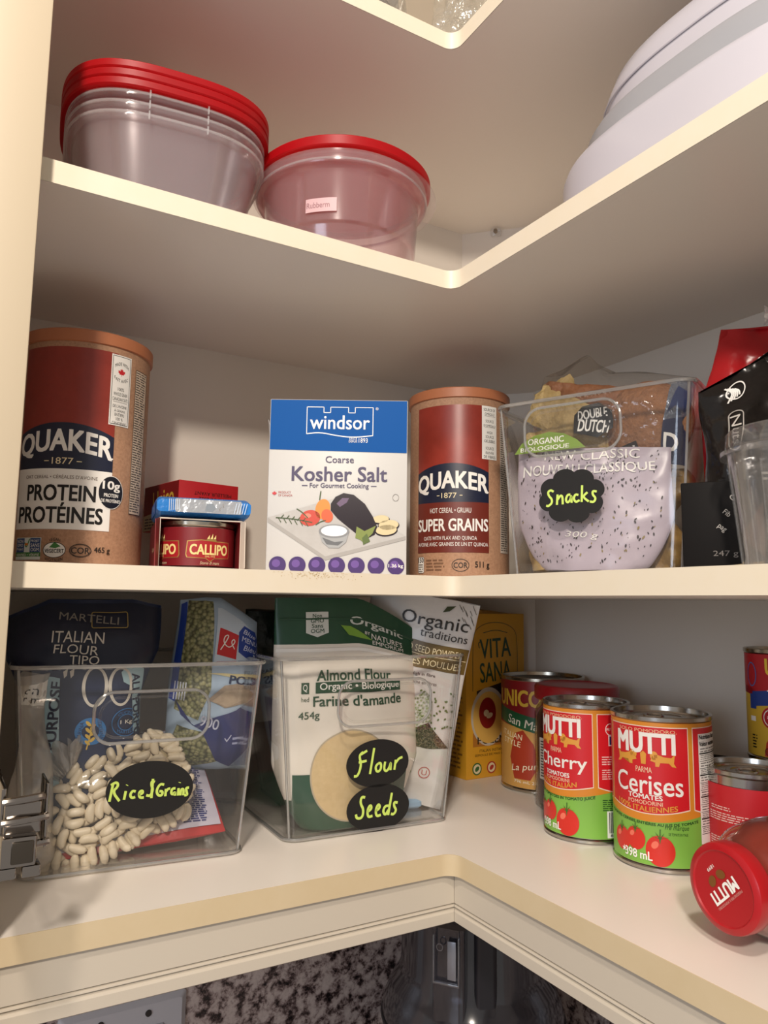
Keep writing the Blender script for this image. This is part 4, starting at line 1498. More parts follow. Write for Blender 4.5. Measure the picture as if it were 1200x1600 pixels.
a.text('900', -2, 42, 16, 8, M('#c8cde4', 0.4), 3, rot=-14, bold=0.01)
a.text('✓', 14, 30, 6, 6, M('#c8cde4', 0.4), 3)
a.micro(18, 24, 34, 32, 2, M('#aab2d6', 0.4), 3, seed=12)
a.poly([(-6, 62), (8, 74), (22, 76), (36, 66), (30, 58), (10, 54)], M('#a79684', 0.6, speck=0.5, scale=160, dark='#75624f'), 3)
a.poly([(-2, 60), (10, 70), (24, 70), (30, 62), (12, 55)], M('#bba892', 0.6, speck=0.4, scale=160, dark='#8b7762'), 4)
a.poly([(-8, 84), (37, 84), (37, 79), (20, 80)], M('#d9cd9c', 0.4), 3)
a.text('PEAS', 31, 85, 12, 3.6, BLK, 4)
a.text('POIS', 24, 78, 24, 7, M('#1c2c50', 0.4), 4, rot=-6, bold=0.03)
a.text('CASSÉS', 32, 72, 13, 4, M('#1c2c50', 0.4), 4, rot=-6, bold=0.02)
a.poly([(-4, 92), (38, 92), (38, 132), (20, 138), (-4, 140)], M('#c3d2e2', 0.35), 2)
a.poly([(-2, 100), (16, 97), (17, 121), (-1, 122)], M('#c8242a', 0.4), 3)
a.stroke([(1, 104), (6, 112), (8, 118), (4, 116), (3, 110), (9, 106), (14, 112), (13, 116), (10, 112), (14, 106)], 0.9, WHT, 4)
a.poly([(18, 104), (17, 124), (22, 134), (34, 134), (38, 122), (37, 100), (28, 98)], M('#1f3f96', 0.4), 3)
for i, tx in enumerate(('Blue', 'MENU', 'Bleu')):
    a.text(tx, 28 + i * 0.6, 127 - i * 9, 13 + (i == 1) * 3, 6, M('#d5dcf0', 0.4), 4, shear=0.2 if i != 1 else 0, rot=-6)
for k in range(5):
    a.rect(-36 + k * 2.2, 60, -35 + k * 2.2, 76, M('#d6dcec', 0.4), 3)
a.build('printed_label', P.map, pg, du=5, dv=6, base=0.0006)

# --- printed sack lying under the beans
RSK = M('#b8262a', 0.35, bump=0.3, bscale=40)
sk = thing('rice_sack', 'red and blue printed plastic sack lying flat under the bag of beans', 'bag', (-0.2280, 0.108, Z1 + 0.0085), (R(-52), R(-3), R(-5)))
P = Pouch(lambda v: 0.138 - 0.02 * v, 0.115, lambda v: 0.020 * (1 - (2 * v - 1) ** 4) + 0.003, seed=44, amp=0.004, freq=24)
P.mesh(RSK, 30, 34).build('sack', sk)
a = Art()
a.poly([(-64, 3), (66, 6), (58, 112), (-58, 112)], M('#c3bfd0', 0.4), 1)
for k in range(5):
    a.micro(-60 + k * 24, 9, -39 + k * 24, 108, 52, M('#343a74', 0.4), 2, seed=60 + k, fill=0.7)
a.poly([(-36, 3), (-4, 9), (30, 13), (28, 19), (-10, 17), (-38, 12)], M('#e0b04a', 0.4), 3)
a.ell(2, 12.5, 18, 3.2, M('#f0d27a', 0.4), 4, 7)
a.text('BASMATI', 2, 12.5, 22, 2.4, M('#8a2a1c', 0.4), 5, rot=10)
a.build('printed_label', P.map, sk, du=5, dv=6, base=0.0013)
b = MB()
b.loft([[(0.060 + 0.001 * (k % 2), 0.0, 0.004 + k * 0.004), ] + [(0.071 + 0.0012 * (k % 2), 0.001, 0.004 + k * 0.004)] for k in range(26)], FILM, False, False, closed=False)
b.build('sealed_edge', sk)

# --- bag of white beans
bb_loc = Vector((-0.2450, 0.1115, -0.2000))
bb_rot = (R(-14), R(-22), R(-6))
bn = thing('bean_bag', 'clear plastic bag of white beans lying slanted at the front of the left bin', 'bag', bb_loc, bb_rot)
BW, BH = 0.152, 0.080
P = Pouch(lambda v: BW * (1 - 0.22 * abs(2 * v - 1) ** 3), BH, lambda v: 0.036 * max(0.0, 1 - (2 * v - 1) ** 4) ** 0.5 + 0.002, seed=15, amp=0.0012, freq=20)
P.mesh(clear('bean_film', tint=(0.97, 0.96, 0.94), refl=0.045, rough=0.1, bump=0.5, bscale=60, power=3, edge=0.5), 32, 30).build('film', bn)
b = MB()
rg = random.Random(4)
NKM = clear('neck_film', tint=(0.92, 0.9, 0.87), milk=0.32, milkcol=(0.85, 0.81, 0.76), refl=0.14, rough=0.12, bump=0.8, bscale=120, power=2.0, edge=0.7)
for k in range(13):
    t0 = Vector((-0.018 + 0.0012 * k, -0.012, BH * 0.88 + 0.0006 * k))
    an = R(128 - k * 6.0)
    L = 0.030 + 0.006 * math.sin(k * 2.3)
    t1 = t0 + Vector((math.cos(an) * L, -0.004 + 0.004 * math.sin(k * 1.7), math.sin(an) * L * 0.8))
    b.tube([t0, t0.lerp(t1, 0.4) + Vector((0, -0.003, 0)), t0.lerp(t1, 0.8), t1], [0.0015, 0.0032, 0.0045, 0.0008], NKM, 6, flat=0.3)
b.build('gathered_neck', bn)
BM = Matrix.Translation(bb_loc) @ Matrix.Rotation(bb_rot[2], 4, 'Z') @ Matrix.Rotation(bb_rot[1], 4, 'Y') @ Matrix.Rotation(bb_rot[0], 4, 'X')
BEAN = M('#e6dac2', 0.42, speck=0.12, scale=60, dark='#c9b48e')
Pc = Pouch(lambda v: (BW - 0.016) * (1 - 0.22 * abs(2 * v - 1) ** 3), BH - 0.012, lambda v: 0.016 * max(0.0, 1 - (2 * v - 1) ** 4) ** 0.5 + 0.001, seed=15, amp=0.001, freq=20)
core = Pc.mesh(cells('bean_heap', ['#b7a682', '#c9b994', '#d6c8a6'], 95, gap='#6f6044', gapw=0.1)).build('bean_heap', bn)
core.location = (0, 0.004, 0.006)
core['kind'] = 'stuff'
mb = MB()
rings = []
for i in range(11):
    t = -1 + 2 * i / 10
    r_ = math.sqrt(max(0.0, 1 - abs(t) ** 2.6)) + 0.02
    off = 0.0016 * (1 - t * t)
    rings.append([(t * 0.0074, 0.0036 * r_ * math.cos(2 * PI * k / 12) + off, 0.0033 * r_ * math.sin(2 * PI * k / 12)) for k in range(12)])
mb.loft(rings, BEAN)
proto = mb.build('white_bean')
tag(proto, 'small white dried bean inside the clear slanted bag in the left bin', 'bean', 'white beans in the clear bag')
rg = random.Random(12)


def pack(n, d0, iters):
    """spread n bean outlines over the bag front, nudging neighbours apart until they just touch"""
    A = []
    while len(A) < n:
        x, z = rg.uniform(-BW / 2, BW / 2), rg.uniform(0.006, BH - 0.006)
        if abs(x) < P.W(z / BH) / 2 - 0.006:
            A.append([x, z, rg.uniform(0, PI)])
    L = 0.0042
    for it in range(iters):
        for i in range(n):
            a = A[i]
            for j in range(i + 1, n):
                b = A[j]
                dx, dy = a[0] - b[0], a[1] - b[1]
                if abs(dx) > 0.017 or abs(dy) > 0.017:
                    continue
                best = None
                for s_ in (-1, 0, 1):
                    for q_ in (-1, 0, 1):
                        ex = dx + s_ * L * math.cos(a[2]) - q_ * L * math.cos(b[2])
                        ey = dy + s_ * L * math.sin(a[2]) - q_ * L * math.sin(b[2])
                        d2 = ex * ex + ey * ey
                        if best is None or d2 < best[0]:
                            best = (d2, ex, ey, s_, q_)
                dd = math.sqrt(best[0]) + 1e-6
                if dd < d0:
                    k = 0.45 * (d0 - dd) / dd
                    a[0] += best[1] * k
                    a[1] += best[2] * k
                    b[0] -= best[1] * k
                    b[1] -= best[2] * k
                    tq = (math.cos(a[2]) * best[2] - math.sin(a[2]) * best[1]) * k * 40
                    a[2] += best[3] * tq
                    tq = (math.cos(b[2]) * best[2] - math.sin(b[2]) * best[1]) * k * 40
                    b[2] -= best[4] * tq
            a[1] = min(max(a[1], 0.006), BH - 0.006)
            m_ = P.W(a[1] / BH) / 2 - 0.006
            a[0] = min(max(a[0], -m_), m_)
    return A


first = True
for n_b, dep in ((104, 0.0044), (96, 0.0096)):
    for x, z, t in pack(n_b, 0.0074, 36):
        v = z / BH
        pos = P.pt(2 * x / P.W(v), v, -1)
        back = P.pt(2 * x / P.W(v), v, 1)
        y = min(pos.y + dep, (pos.y + back.y) / 2)
        o = proto if first else proto.copy()
        if not first:
            COL.objects.link(o)
        first = False
        o.matrix_world = BM @ Matrix.Translation((pos.x, y, pos.z)) @ Matrix.Rotation(rg.uniform(-0.2, 0.2), 4, 'X') @ Matrix.Rotation(-t, 4, 'Y') @ Matrix.Rotation(rg.uniform(0, 6.28), 4, 'X')

# --- almond flour
GRD = M('#1d4a33', 0.35, bump=0.3, bscale=30)
GRW = M('#e9e2d6', 0.38, bump=0.15, bscale=30)
af = thing('almond_flour_pouch', 'green and white pouch of almond flour with a round window, in the Flour bin', 'bag', (-0.0430, 0.1060, Z1 + 0.0032), (R(-2), 0, R(-4)))
P = Pouch(lambda v: 0.088 + 0.058 * min(1, v / 0.28) ** 0.7, 0.203, lambda v: 0.036 - 0.022 * max(0, v - 0.5) / 0.5, seed=19, amp=0.0030, freq=18, p=2.6, top=lambda u: -0.034 * max(0, u - 0.1) ** 1.2)
P.mesh(GRW, 36, 48, bands=((0, 0.12, GRD), (0.12, 0.79, GRW), (0.79, 1, GRD))).build('pouch', af)
GTX = M('#1d4a33', 0.45)
a = Art()
n_ = 16
a.poly([(-56, 24)] + [(56, 24)] + [(57 - 114 * k / n_, 30 + 18 * abs(2 * k / n_ - 1) ** 1.6) for k in range(n_ + 1)], GRD, 1)
a.rect(-72, 154, 72, 157, WHT, 1)
a.text('Almond Flour', 1, 133, 74, 9.6, GTX, 3, bold=0.022)
a.rect(-37, 117, 49, 127, GTX, 2)
a.text('Organic • Biologique', 7, 122, 80, 8.2, WHT, 3, bold=0.01)
a.text('Farine d\'amande', 5, 110, 88, 9.4, GTX, 3, bold=0.022)
a.text('454g', -43, 97, 19, 8.2, GTX, 3, bold=0.012)
a.rect(-50, 117, -43, 127, GTX, 2)
a.text('Q', -46.5, 122, 4, 7, WHT, 3)
a.text('hed', -46.5, 112, 7, 4, GTX, 3)
a.ell(-3, 45, 39.5, 39.5, M('#b6a890', 0.5), 2, n=64)
a.ell(-3, 45, 38.2, 38.2, M('#d6bd8e', 0.75, speck=0.22, scale=240, dark='#b08f58'), 3, n=64)
a.poly([(-46, 190), (-24, 190), (-24, 171), (-35, 167), (-46, 171)], M('#d4d8d2', 0.4), 2)
for i, tx in enumerate(('Non', 'GMO', 'Sans', 'OGM')):
    a.text(tx, -35, 186.5 - i * 4.6, (9, 13, 11, 13)[i], 3.6, GTX, 3, bold=0.01)
a.text('Organic', 26, 181, 56, 10, M('#cfd4cc', 0.4), 3, bold=0.02)
a.text('BY', 15, 172, 5, 3, WHT, 3)
a.text('NATURE\'S', 36, 170, 34, 6, WHT, 3)
a.text('EMPORIUM', 37, 164, 34, 4, WHT, 3)
a.poly([(-12, 178), (-2, 177), (10, 171), (20, 166), (8, 166), (-4, 169)], M('#79a53a', 0.4), 3)
a.build('printed_label', P.map, af, du=6, dv=6, base=0.0006)
a = Art()
b = MB()
b.tube([P.pt(u / 20, 0.905, -1, 0.0006) for u in range(-19, 20)], 0.0009, GRD, 6)
b.build('zip_ridge', af)

# --- white seed powder pouch
op = thing('powder_pouch', 'white Organic Traditions pouch leaning at the right of the Flour bin', 'bag', (0.0150, 0.1330, -0.1880), (R(3), R(11), R(-38)))
P = Pouch(lambda v: 0.108, 0.200, lambda v: 0.020 * (1 - (2 * v - 1) ** 4) + 0.003, seed=61, amp=0.004, freq=22)
P.mesh(M('#d9d6d2', 0.28, bump=0.25, bscale=40), 32, 44).build('pouch', op)
OLV = M('#6a5526', 0.4)
a = Art()
a.text('Organic', 14, 176, 66, 17, M('#2b2723', 0.4), 3, bold=0.004, rot=1)
a.poly([(20, 187), (26, 189), (31, 195), (23, 193)], M('#3a4426', 0.4), 3)
a.text('traditions', 26, 165, 46, 8, M('#2b2723', 0.4), 3)
a.rect(-53, 131, 53, 156, OLV, 1)
a.text('GROUND SEED POWDER', 8, 149, 80, 6.5, CREAM, 3)
a.rect(-50, 143.4, 52, 144, CREAM, 3)
a.text('GRAINES MOULUES', 12, 137, 74, 6.5, CREAM, 3)
a.text('High in fibre', 14, 125, 24, 3.6, M('#3a3430', 0.5), 3, bold=0.01)
a.text('Riche en fibres', 16, 118, 26, 3.4, M('#5a544e', 0.5), 3)
SEED = cells('seed_pile', ['#4a4032', '#6e604a', '#8e8068', '#5a4e3c'], 700, gap='#2c261c', gapw=0.12)
a.poly([(-22, 60), (-8, 72), (8, 84), (20, 90), (30, 78), (44, 64), (50, 58), (30, 56)], SEED, 2)
a.poly([(6, 74), (10, 104), (20, 110), (28, 100), (30, 82), (18, 76)], cells('sprouts', ['#3c5a24', '#6c8c40', '#93ae5e', '#577a34'], 420, gap='#dcdcd6', gapw=0.16), 3)
rg2 = random.Random(77)
for k in range(40):
    x0_, y0_ = rg2.uniform(14, 50), rg2.uniform(74, 112)
    a.ell(x0_, y0_, 1.3, 0.9, M('#58733a', 0.5), 3, rg2.uniform(0, 180), n=8)
for k, (cx, col) in enumerate(((0, '#b03a34'), (14, '#5a7a34'), (32, '#b03a34'))):
    a.ring(cx, 32, 5.6, 5.6, 0.8, M(col, 0.5), 2)
    a.text(('K', '✿', 'U')[k] if k != 1 else 'o', cx, 32, 5, 5, M(col, 0.5), 3)
for k in range(16):
    x0_ = rg2.uniform(30, 52)
    y0_ = rg2.uniform(176, 198)
    a.stroke([(x0_, y0_), (x0_ + 3, y0_ - 4)], 0.6, M('#6a6660', 0.5), 2)
a.build('printed_label', P.map, op, du=6, dv=6, base=0.0006)
Art().rect(0, 0, 34, 16, M('#4a86b8', 0.4), 1).micro(3, 3, 30, 13, 3, M('#dfe8f0', 0.4), 2, seed=3)
pk2 = thing('seed_packet', 'small blue and white flat packet lying on the floor of the Flour bin', 'packet', (-0.004, 0.118, Z1 + 0.0048), (0, 0, R(-12)))
b = MB()
b.loft([[(x, y, z) for x, y in rrect(0.002 - g, 0 + g, 0.046 - g, 0.062 - g, 0.004)] for z, g in ((0, 0.002), (0.002, 0), (0.006, 0), (0.008, 0.003))], M('#8fb2d0', 0.35, bump=0.4))
b.build('wrapper', pk2)
Art().rect(6, 8, 40, 40, M('#3a7ab8', 0.4), 1).micro(9, 14, 38, 36, 5, WHT, 2, seed=9).build('printed_label', plane((0, 0, 0.0082), (1, 0, 0), (0, 1, 0)), pk2)
cb2 = thing('cocoa_bag', 'dark green and clear bag of brown powder behind the almond flour', 'bag', (-0.0750, 0.215, Z1 + 0.0032), (0, 0, R(-8)))
P = Pouch(lambda v: 0.070 - 0.008 * v, 0.190, lambda v: 0.040 * (1 - v ** 3) + 0.003, seed=81, amp=0.005, freq=24)
BRN = M('#4a3222', 0.5, speck=0.5, scale=400, dark='#2a1a10')
P.mesh(BRN, bands=((0, 0.16, GRD), (0.16, 0.42, BRN), (0.42, 0.62, M('#b9b1a6', 0.4)), (0.62, 1, M('#14271e', 0.3, bump=0.5)))).build('pouch', cb2)

# ================================================================== BOTTOM SHELF: box, cans and jars
vb = thing('polenta_box', 'yellow Vita Sana polenta box standing in the back corner of the bottom shelf', 'box', (0.1600, 0.1990, Z1 + 0.0001), (0, 0, R(2)))
YEL = M('#d9a02a', 0.45)
BWd, BHt, BDp = 0.0915, 0.191, 0.036
b = MB()
b.box(0, 0, 0, BWd, BDp, BHt, YEL, 0.0006)
b.build('carton', vb)
b = MB()
b.loft([[(0.002, 0.008, BHt), (0.030, 0.004, BHt), (0.085, 0.020, BHt), (0.020, 0.030, BHt)], [(0.004, 0.010, BHt + 0.006), (0.030, 0.008, BHt + 0.004), (0.060, 0.020, BHt + 0.003), (0.020, 0.026, BHt + 0.007)]], M('#b98a3c', 0.5, bump=0.6), smooth=False)
b.build('torn_flap', vb)
DG = M('#2c4a30', 0.5)
a = Art()
q = [(10, 0.5), (10, 164)] + [(45 - 35 * math.cos(PI * k / 14), 164 + 16 * math.sin(PI * k / 14)) for k in range(1, 14)] + [(80, 164), (80, 0.5)]
a.stroke([(10, 100), (10, 160), (14, 172), (28, 179), (45, 181), (62, 179), (76, 172), (80, 160), (80, 110)], 0.7, DG, 2)
a.stroke([(26, 168), (45, 172), (64, 168)], 0.8, DG, 2)
for tx in (('VITA', 150), ('SANA', 122)):
    a.text(tx[0], 45, tx[1], 48, 23, DG, 3, bold=0.012, rot=3)
a.stroke([(20, 150), (18, 156), (22, 158), (24, 152)], 1.2, DG, 3)
a.stroke([(66, 112), (72, 110), (76, 114), (73, 118)], 1.2, DG, 3)
a.poly([(16, 100), (78, 114), (78, 52), (16, 52)], M('#2a1c14', 0.5), 1)
a.poly([(10, 52), (80, 52), (80, 36), (10, 36)], M('#b4762c', 0.5), 1)
a.ell(34, 70, 27, 34, M('#c8bfae', 0.35), 3)
a.ell(34, 69, 24, 30, M('#e0b45a', 0.5), 4)
a.ell(32, 74, 13, 18, M('#8e1f1c', 0.4), 5)
a.ell(30, 74, 4, 4, M('#d9c9a4', 0.5), 6)
a.ell(35, 71, 5, 3, M('#d9c9a4', 0.5), 6, 20)
a.text('POLENTA', 48, 43, 62, 8.5, M('#3a2c14', 0.5), 3, bold=0.02)
a.text('ITALIAN INSTANT POLENTA', 50, 31, 60, 3.2, M('#3a2c14', 0.5), 3)
a.text('SEMOULE DE MAIS INSTANTANÉE', 48, 26.5, 70, 3.2, M('#3a2c14', 0.5), 3)
a.text('500 g', 66, 19, 22, 6, M('#3a2c14', 0.5), 3, bold=0.01)
for cx, cc_ in ((16, '#3f6a34'), (38, '#b03a2c')):
    a.ell(cx, 11, 7, 7, M(cc_, 0.5), 2)
    a.ell(cx, 11, 5.4, 5.4, M('#e6d8b0', 0.5), 3)
    a.ell(cx, 11, 3.6, 2.4, M(cc_, 0.5), 4, 40)
a.build('printed_label', front(), vb)
Art().micro(-34, 10, -6, 120, 22, M('#8a5f1c', 0.5), 1, seed=41).build('side_print', plane((0, 0, 0), (0, -1, 0), (0, 0, 1)), vb)

short_can_kw = {}
UN = M('#8e1c1e', 0.38)
a = Art()
Ru = 0.0465
a.rect(-150, 5, 150, 119, M('#cf9a4e', 0.4), 0)
a.poly([(-150, 72), (-62, 72), (70, 58), (150, 58), (150, 119), (-150, 119)], UN, 1)
a.poly([(-64, 75), (62, 50), (62, 66), (-64, 91)], M('#235a34', 0.4), 2)
a.text('UNICO', -30, 100, 58, 17, M('#e6b93c', 0.4), 3, bold=0.04)
a.text('San Marzano', -8, 71, 70, 9, M('#e8dfc8', 0.4), 3, rot=-11, bold=0.01)
a.poly([(-34, 14), (-40, 36), (-33, 62), (-22, 66), (-10, 52), (-4, 30), (-14, 14)], M('#a83a22', 0.35), 2)
a.text('ITALIAN', -38, 60, 30, 6, CREAM, 3, rot=-8)
a.text('STYLE', -38, 52, 26, 6, CREAM, 3, rot=-8)
a.text('La purée', -16, 27, 44, 9, M('#f0e2c0', 0.4), 3, shear=0.25, rot=8)
a.text('796 mL 28 oz liq', -12, 11, 44, 4, M('#f4ead0', 0.4), 3)
ux, uy = 0.2245, 0.1400
short_can('tomato_can', 'large red and tan can of San Marzano tomatoes beside the yellow box', 'can', (ux, uy, Z1 + 0.0001), to_cam(ux, uy), Ru, 0.1225, None, a, M('#6f6a66', 0.3, 0.9), pull=False)

# upright jar with a red lid
jx, jy = 0.1950, 0.0560
jr = thing('sauce_jar', 'upright glass jar of dark sauce with a dark red metal lid behind the tomato cans', 'jar', (jx, jy, Z1 + 0.0001))
GLS = clear('jar_glass', tint=(0.93, 0.95, 0.93), refl=0.05, rough=0.02, power=3, edge=0.85)
b = MB()
b.lathe([(0.036, 0), (0.041, 0.001), (0.0425, 0.004), (0.0425, 0.092), (0.0405, 0.098), (0.036, 0.103), (0.036, 0.112)], GLS, n=72)
b.build('glass_jar', jr)
b = MB()
b.lathe([(0.034, 0.004), (0.0400, 0.005), (0.0405, 0.008), (0.0405, 0.088), (0.036, 0.096), (0.001, 0.098)], M('#4a120c', 0.25, speck=0.6, scale=45, dark='#180504'), n=60)
b.build('sauce', jr)
b = MB()
b.lathe([(0.0412, 0.1065), (0.0425, 0.108), (0.0425, 0.119), (0.041, 0.1212), (0.0385, 0.1218), (0.037, 0.1208), (0.020, 0.1203), (0.001, 0.1203)], M('#9c1a20', 0.3), n=72)
b.build('lid', jr)
a = Art()
a.rect(-44, 30, -2, 70, M('#c9c2b6', 0.5), 1)
a.micro(-42, 32, -4, 68, 13, M('#4a443e', 0.5), 2, seed=20)
a.build('paper_label', cyl(0.0427, to_cam(jx, jy)), jr, du=3)


# the two Mutti cans
def mutti(fr):
    a = Art()
    ORG = M('#d98a2a', 0.35)
    MR = M('#d01f28', 0.35)
    MG = M('#7fb548', 0.38)
    Ht = 112
    a.rect(-120, 5, 120, Ht, ORG, 0)
    n = 16

    def base(x0, x1):
        return [(x0 + (x1 - x0) * k / n, 47 - 4.5 * math.sin(PI * k / n)) for k in range(n + 1)]
    for x0, x1 in ((-38, 38), (42, 92), (-92, -42)):
        a.poly([(x0, 109)] + [(p[0], p[1]) for p in base(x0, x1)] + [(x1, 109)], M('#f2dcc8', 0.4), 1)
        a.poly([(x0 + 0.7, 108.3)] + [(p[0], p[1] + 0.8) for p in base(x0 + 0.7, x1 - 0.7)] + [(x1 - 0.7, 108.3)], MR, 2)
    a.poly([(-120, 5), (120, 5)] + [(120 - 240 * k / 48, 41 - 4.0 * math.sin(PI * (1.5 * (1 - 2 * k / 48) + 0.5))) for k in range(49)], MG, 1)
    a.text('SOLO POMODORO.', 2, 105.5, 52, 2.6, M('#f0c89a', 0.4), 4)
    a.text('MUTTI', 0, 96, 52, 15, WHT, 4, bold=0.05)
    LG = M('#e2a040', 0.35)
    for sx in (-1, 1):
        a.poly([(sx * x, y) for x, y in ((6, 83), (8, 87.5), (12, 88), (17, 86.5), (23, 86), (26, 89), (25, 82), (27, 79), (23.5, 79.5), (21, 82), (14, 82), (13, 79), (10, 79), (10, 82))], LG, 4)
        a.ell(sx * 9, 87, 3.2, 3.4, LG, 4)
    a.poly([(-2, 80), (2, 80), (2.6, 88), (0, 90), (-2.6, 88)], LG, 4)
    a.text('PARMA', 0, 75.8, 14, 4.2, M('#f4d9b4', 0.4), 4)
    a.text('Cerises' if fr else 'Cherry', 2, 65, 60, 15, WHT, 4, bold=0.012)
    a.text('TOMATES' if fr else 'TOMATOES', 0, 55.4, 30, 3.6, WHT, 4, bold=0.03)
    a.text('POMODORINI', 0, 51, 30, 3.0, M('#f4d9b4', 0.4), 4)
    a.text('100% ITALIENNES' if fr else '100% ITALIAN', 0, 46.2, 54 if fr else 44, 4, LG, 4, bold=0.02, arc=2.6)
    a.text('TOMATES CERISES ENTIÈRES AU JUS DE TOMATE' if fr else 'CHERRY TOMATOES IN TOMATO JUICE', 2, 35.5, 86 if fr else 74, 3.2, M('#1c4a1c', 0.5), 4, bold=0.03, arc=3.5)
    TM = M('#cf2c20', 0.3)
    for cx, cy, rr_ in ((-24, 20, 9.5), (-9, 23, 9), (12, 16.5, 12)):
        a.ell(cx, cy, rr_, rr_ * 0.95, TM, 5)
        a.ell(cx - 0.35 * rr_, cy + 0.35 * rr_, rr_ * 0.28, rr_ * 0.2, M('#e8735c', 0.3), 6, 40)
        for t in (20, 65, 115, 160, 270):
            a.poly([(cx - 0.8, cy + rr_ * 0.75), (cx + rr_ * 0.75 * math.cos(R(t)), cy + rr_ * 0.8 + rr_ * 0.4 * math.sin(R(t))), (cx + 0.8, cy + rr_ * 0.75)], M('#3d6a24', 0.5), 7)
        a.stroke([(cx, cy + rr_ * 0.8), (cx + 0.4, cy + rr_ * 1.35)], 1.0, M('#3d6a24', 0.5), 7)
    a.text('★', -21, 13, 5, 5, WHT, 8)
    a.text('398 mL', -7, 11.8, 25, 6.4, WHT, 8, bold=0.02)
    if fr:
        a.text('1re marque', 26, 34, 20, 4.4, M('#1c4a1c', 0.5), 4, shear=0.25)
        a.text('DE TOMATE EN ITALIE', 27, 29.5, 16, 2, M('#1c4a1c', 0.5), 4)
        a.rect(48, 22, 88, 104, M('#f1ece6', 0.45), 4)
        a.text('Nutrition Facts', 62, 101.6, 26, 3.4, BLK, 5, bold=0.03)
        a.text('Valeur nutritive', 62, 96.5, 26, 3.4, BLK, 5, bold=0.03)
        for k in range(12):
            y_ = 92 - k * 5.4
            a.rect(49, y_ - 3.4, 86, y_ - (3.0 if k % 3 else 2.4), BLK, 5)
            a.micro(50, y_ - 2.2, 84, y_ + 1.8, 3 if k % 2 else 2, M('#77726f', 0.5), 5, seed=k, fill=0.4)
    else:
        a.ring(55, 96, 5, 5, 0.6, WHT, 4)
        a.text('MUTTI', 55, 96, 8, 2.2, WHT, 4)
        a.micro(46, 66, 76, 74, 4, M('#f4d0c8', 0.4), 4, seed=2)
        a.micro(46, 54, 80, 63, 5, M('#f4d0c8', 0.4), 4, seed=3)
        a.rect(53, 82, 58, 91, WHT, 4)
        a.rect(54, 83, 57, 90, M('#2a3a7a', 0.4), 5)
        a.micro(46, 28, 80, 38, 6, M('#1c4a1c', 0.5), 4, seed=5)
        a.rect(50, 6, 82, 28, WHT, 4)
        rb2 = random.Random(9)
        x_ = 52
        while x_ < 79:
            wd = rb2.choice((0.4, 0.7, 1.1))
            a.rect(x_, 10, x_ + wd, 27, BLK, 5)
            x_ += wd + rb2.choice((0.5, 0.8))
        a.text('8 5410', 62, 8, 18, 2.2, BLK, 5)
    return a


SIL = M('#b8b4ae', 0.2, 1.0)
cx_, cy_ = 0.1440, -0.0915
short_can('tomato_can', 'red and green can reading Cerises, the front one of the two tall tomato cans', 'can', (cx_, cy_, Z1 + 0.0001), to_cam(cx_, cy_) - R(20), 0.0388, 0.1165, SIL, mutti(True), SIL, ks=0.9)
cx_, cy_ = 0.1405, -0.0110
short_can('tomato_can', 'red and green can reading Cherry, behind and left of the Cerises can', 'can', (cx_, cy_, Z1 + 0.0001), to_cam(cx_, cy_) - R(43), 0.0380, 0.1165, SIL, mutti(False), SIL, ks=0.9)

# low dark can behind, red ring-pull can, and the two stacked at the right
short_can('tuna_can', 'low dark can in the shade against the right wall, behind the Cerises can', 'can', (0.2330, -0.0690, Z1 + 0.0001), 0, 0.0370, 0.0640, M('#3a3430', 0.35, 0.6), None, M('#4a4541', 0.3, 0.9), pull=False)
a = Art()
a.rect(-120, 5, 120, 68.5, M('#c4202a', 0.38), 0)
for k, (u0, v0, rows, w_) in enumerate(((-34, 50, 1, 20), (-36, 42, 2, 36), (-36, 24, 2, 40), (-36, 14, 1, 22))):
    a.micro(u0, v0, u0 + w_, v0 + rows * 3.4, rows * 2, M('#f0c8c0', 0.45), 2, seed=30 + k, rot=0)
px_, py_ = 0.1790, -0.1480
short_can('sauce_can', 'short red and silver ring-pull can standing right of the Cerises can', 'can', (px_, py_, Z1 + 0.0001), to_cam(px_, py_), 0.0340, 0.0800, SIL, a, SIL)
dx_, dy_ = 0.2450, -0.1385
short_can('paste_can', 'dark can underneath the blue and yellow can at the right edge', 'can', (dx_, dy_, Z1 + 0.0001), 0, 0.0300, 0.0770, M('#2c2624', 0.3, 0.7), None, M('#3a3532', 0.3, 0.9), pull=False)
a = Art()
YL = M('#d9b23c', 0.4)
a.rect(-100, 4.5, 100, 87, YL, 0)
a.poly([(-100, 60), (-30, 60), (-12, 52), (20, 58), (100, 60), (100, 87), (-100, 87)], M('#b8202a', 0.38), 1)
a.poly([(-26, 44), (-10, 46), (10, 54), (40, 58), (40, 68), (8, 65), (-10, 58), (-26, 56)], M('#24408e', 0.4), 2)
a.text('UNICO', 8, 77, 40, 13, M('#e8c53c', 0.4), 3, bold=0.04)
a.text('Tomato', 6, 57, 34, 7, WHT, 3, rot=8, bold=0.015)
a.ell(-8, 36, 9, 9, M('#b8202a', 0.4), 3)
a.ell(-8, 36, 7.4, 7.4, WHT, 4)
a.ell(-8, 36, 6.6, 6.6, M('#b8202a', 0.4), 5)
lf = leaf(WHT, 0.85)
a.merge(lf, -8, 36, dl=4)
a.poly([(-16, 5), (-14, 16), (-8, 24), (4, 26), (16, 18), (18, 5)], M('#c23a24', 0.35), 2)
a.ring(-26, 70, 5.5, 10, 1.0, M('#4a6aa8', 0.4), 3)
a.rect(-29, 42, -22, 54, M('#24408e', 0.4), 3)
a.rect(-29, 32, -23, 36, WHT, 3)
a.micro(-28, 10, -22, 22, 5, BLK, 3, seed=4)
a.ring(-12, 9, 3.4, 3.0, 0.5, BLK, 4)
a.text('COR', -12, 9, 4.6, 2, BLK, 4)
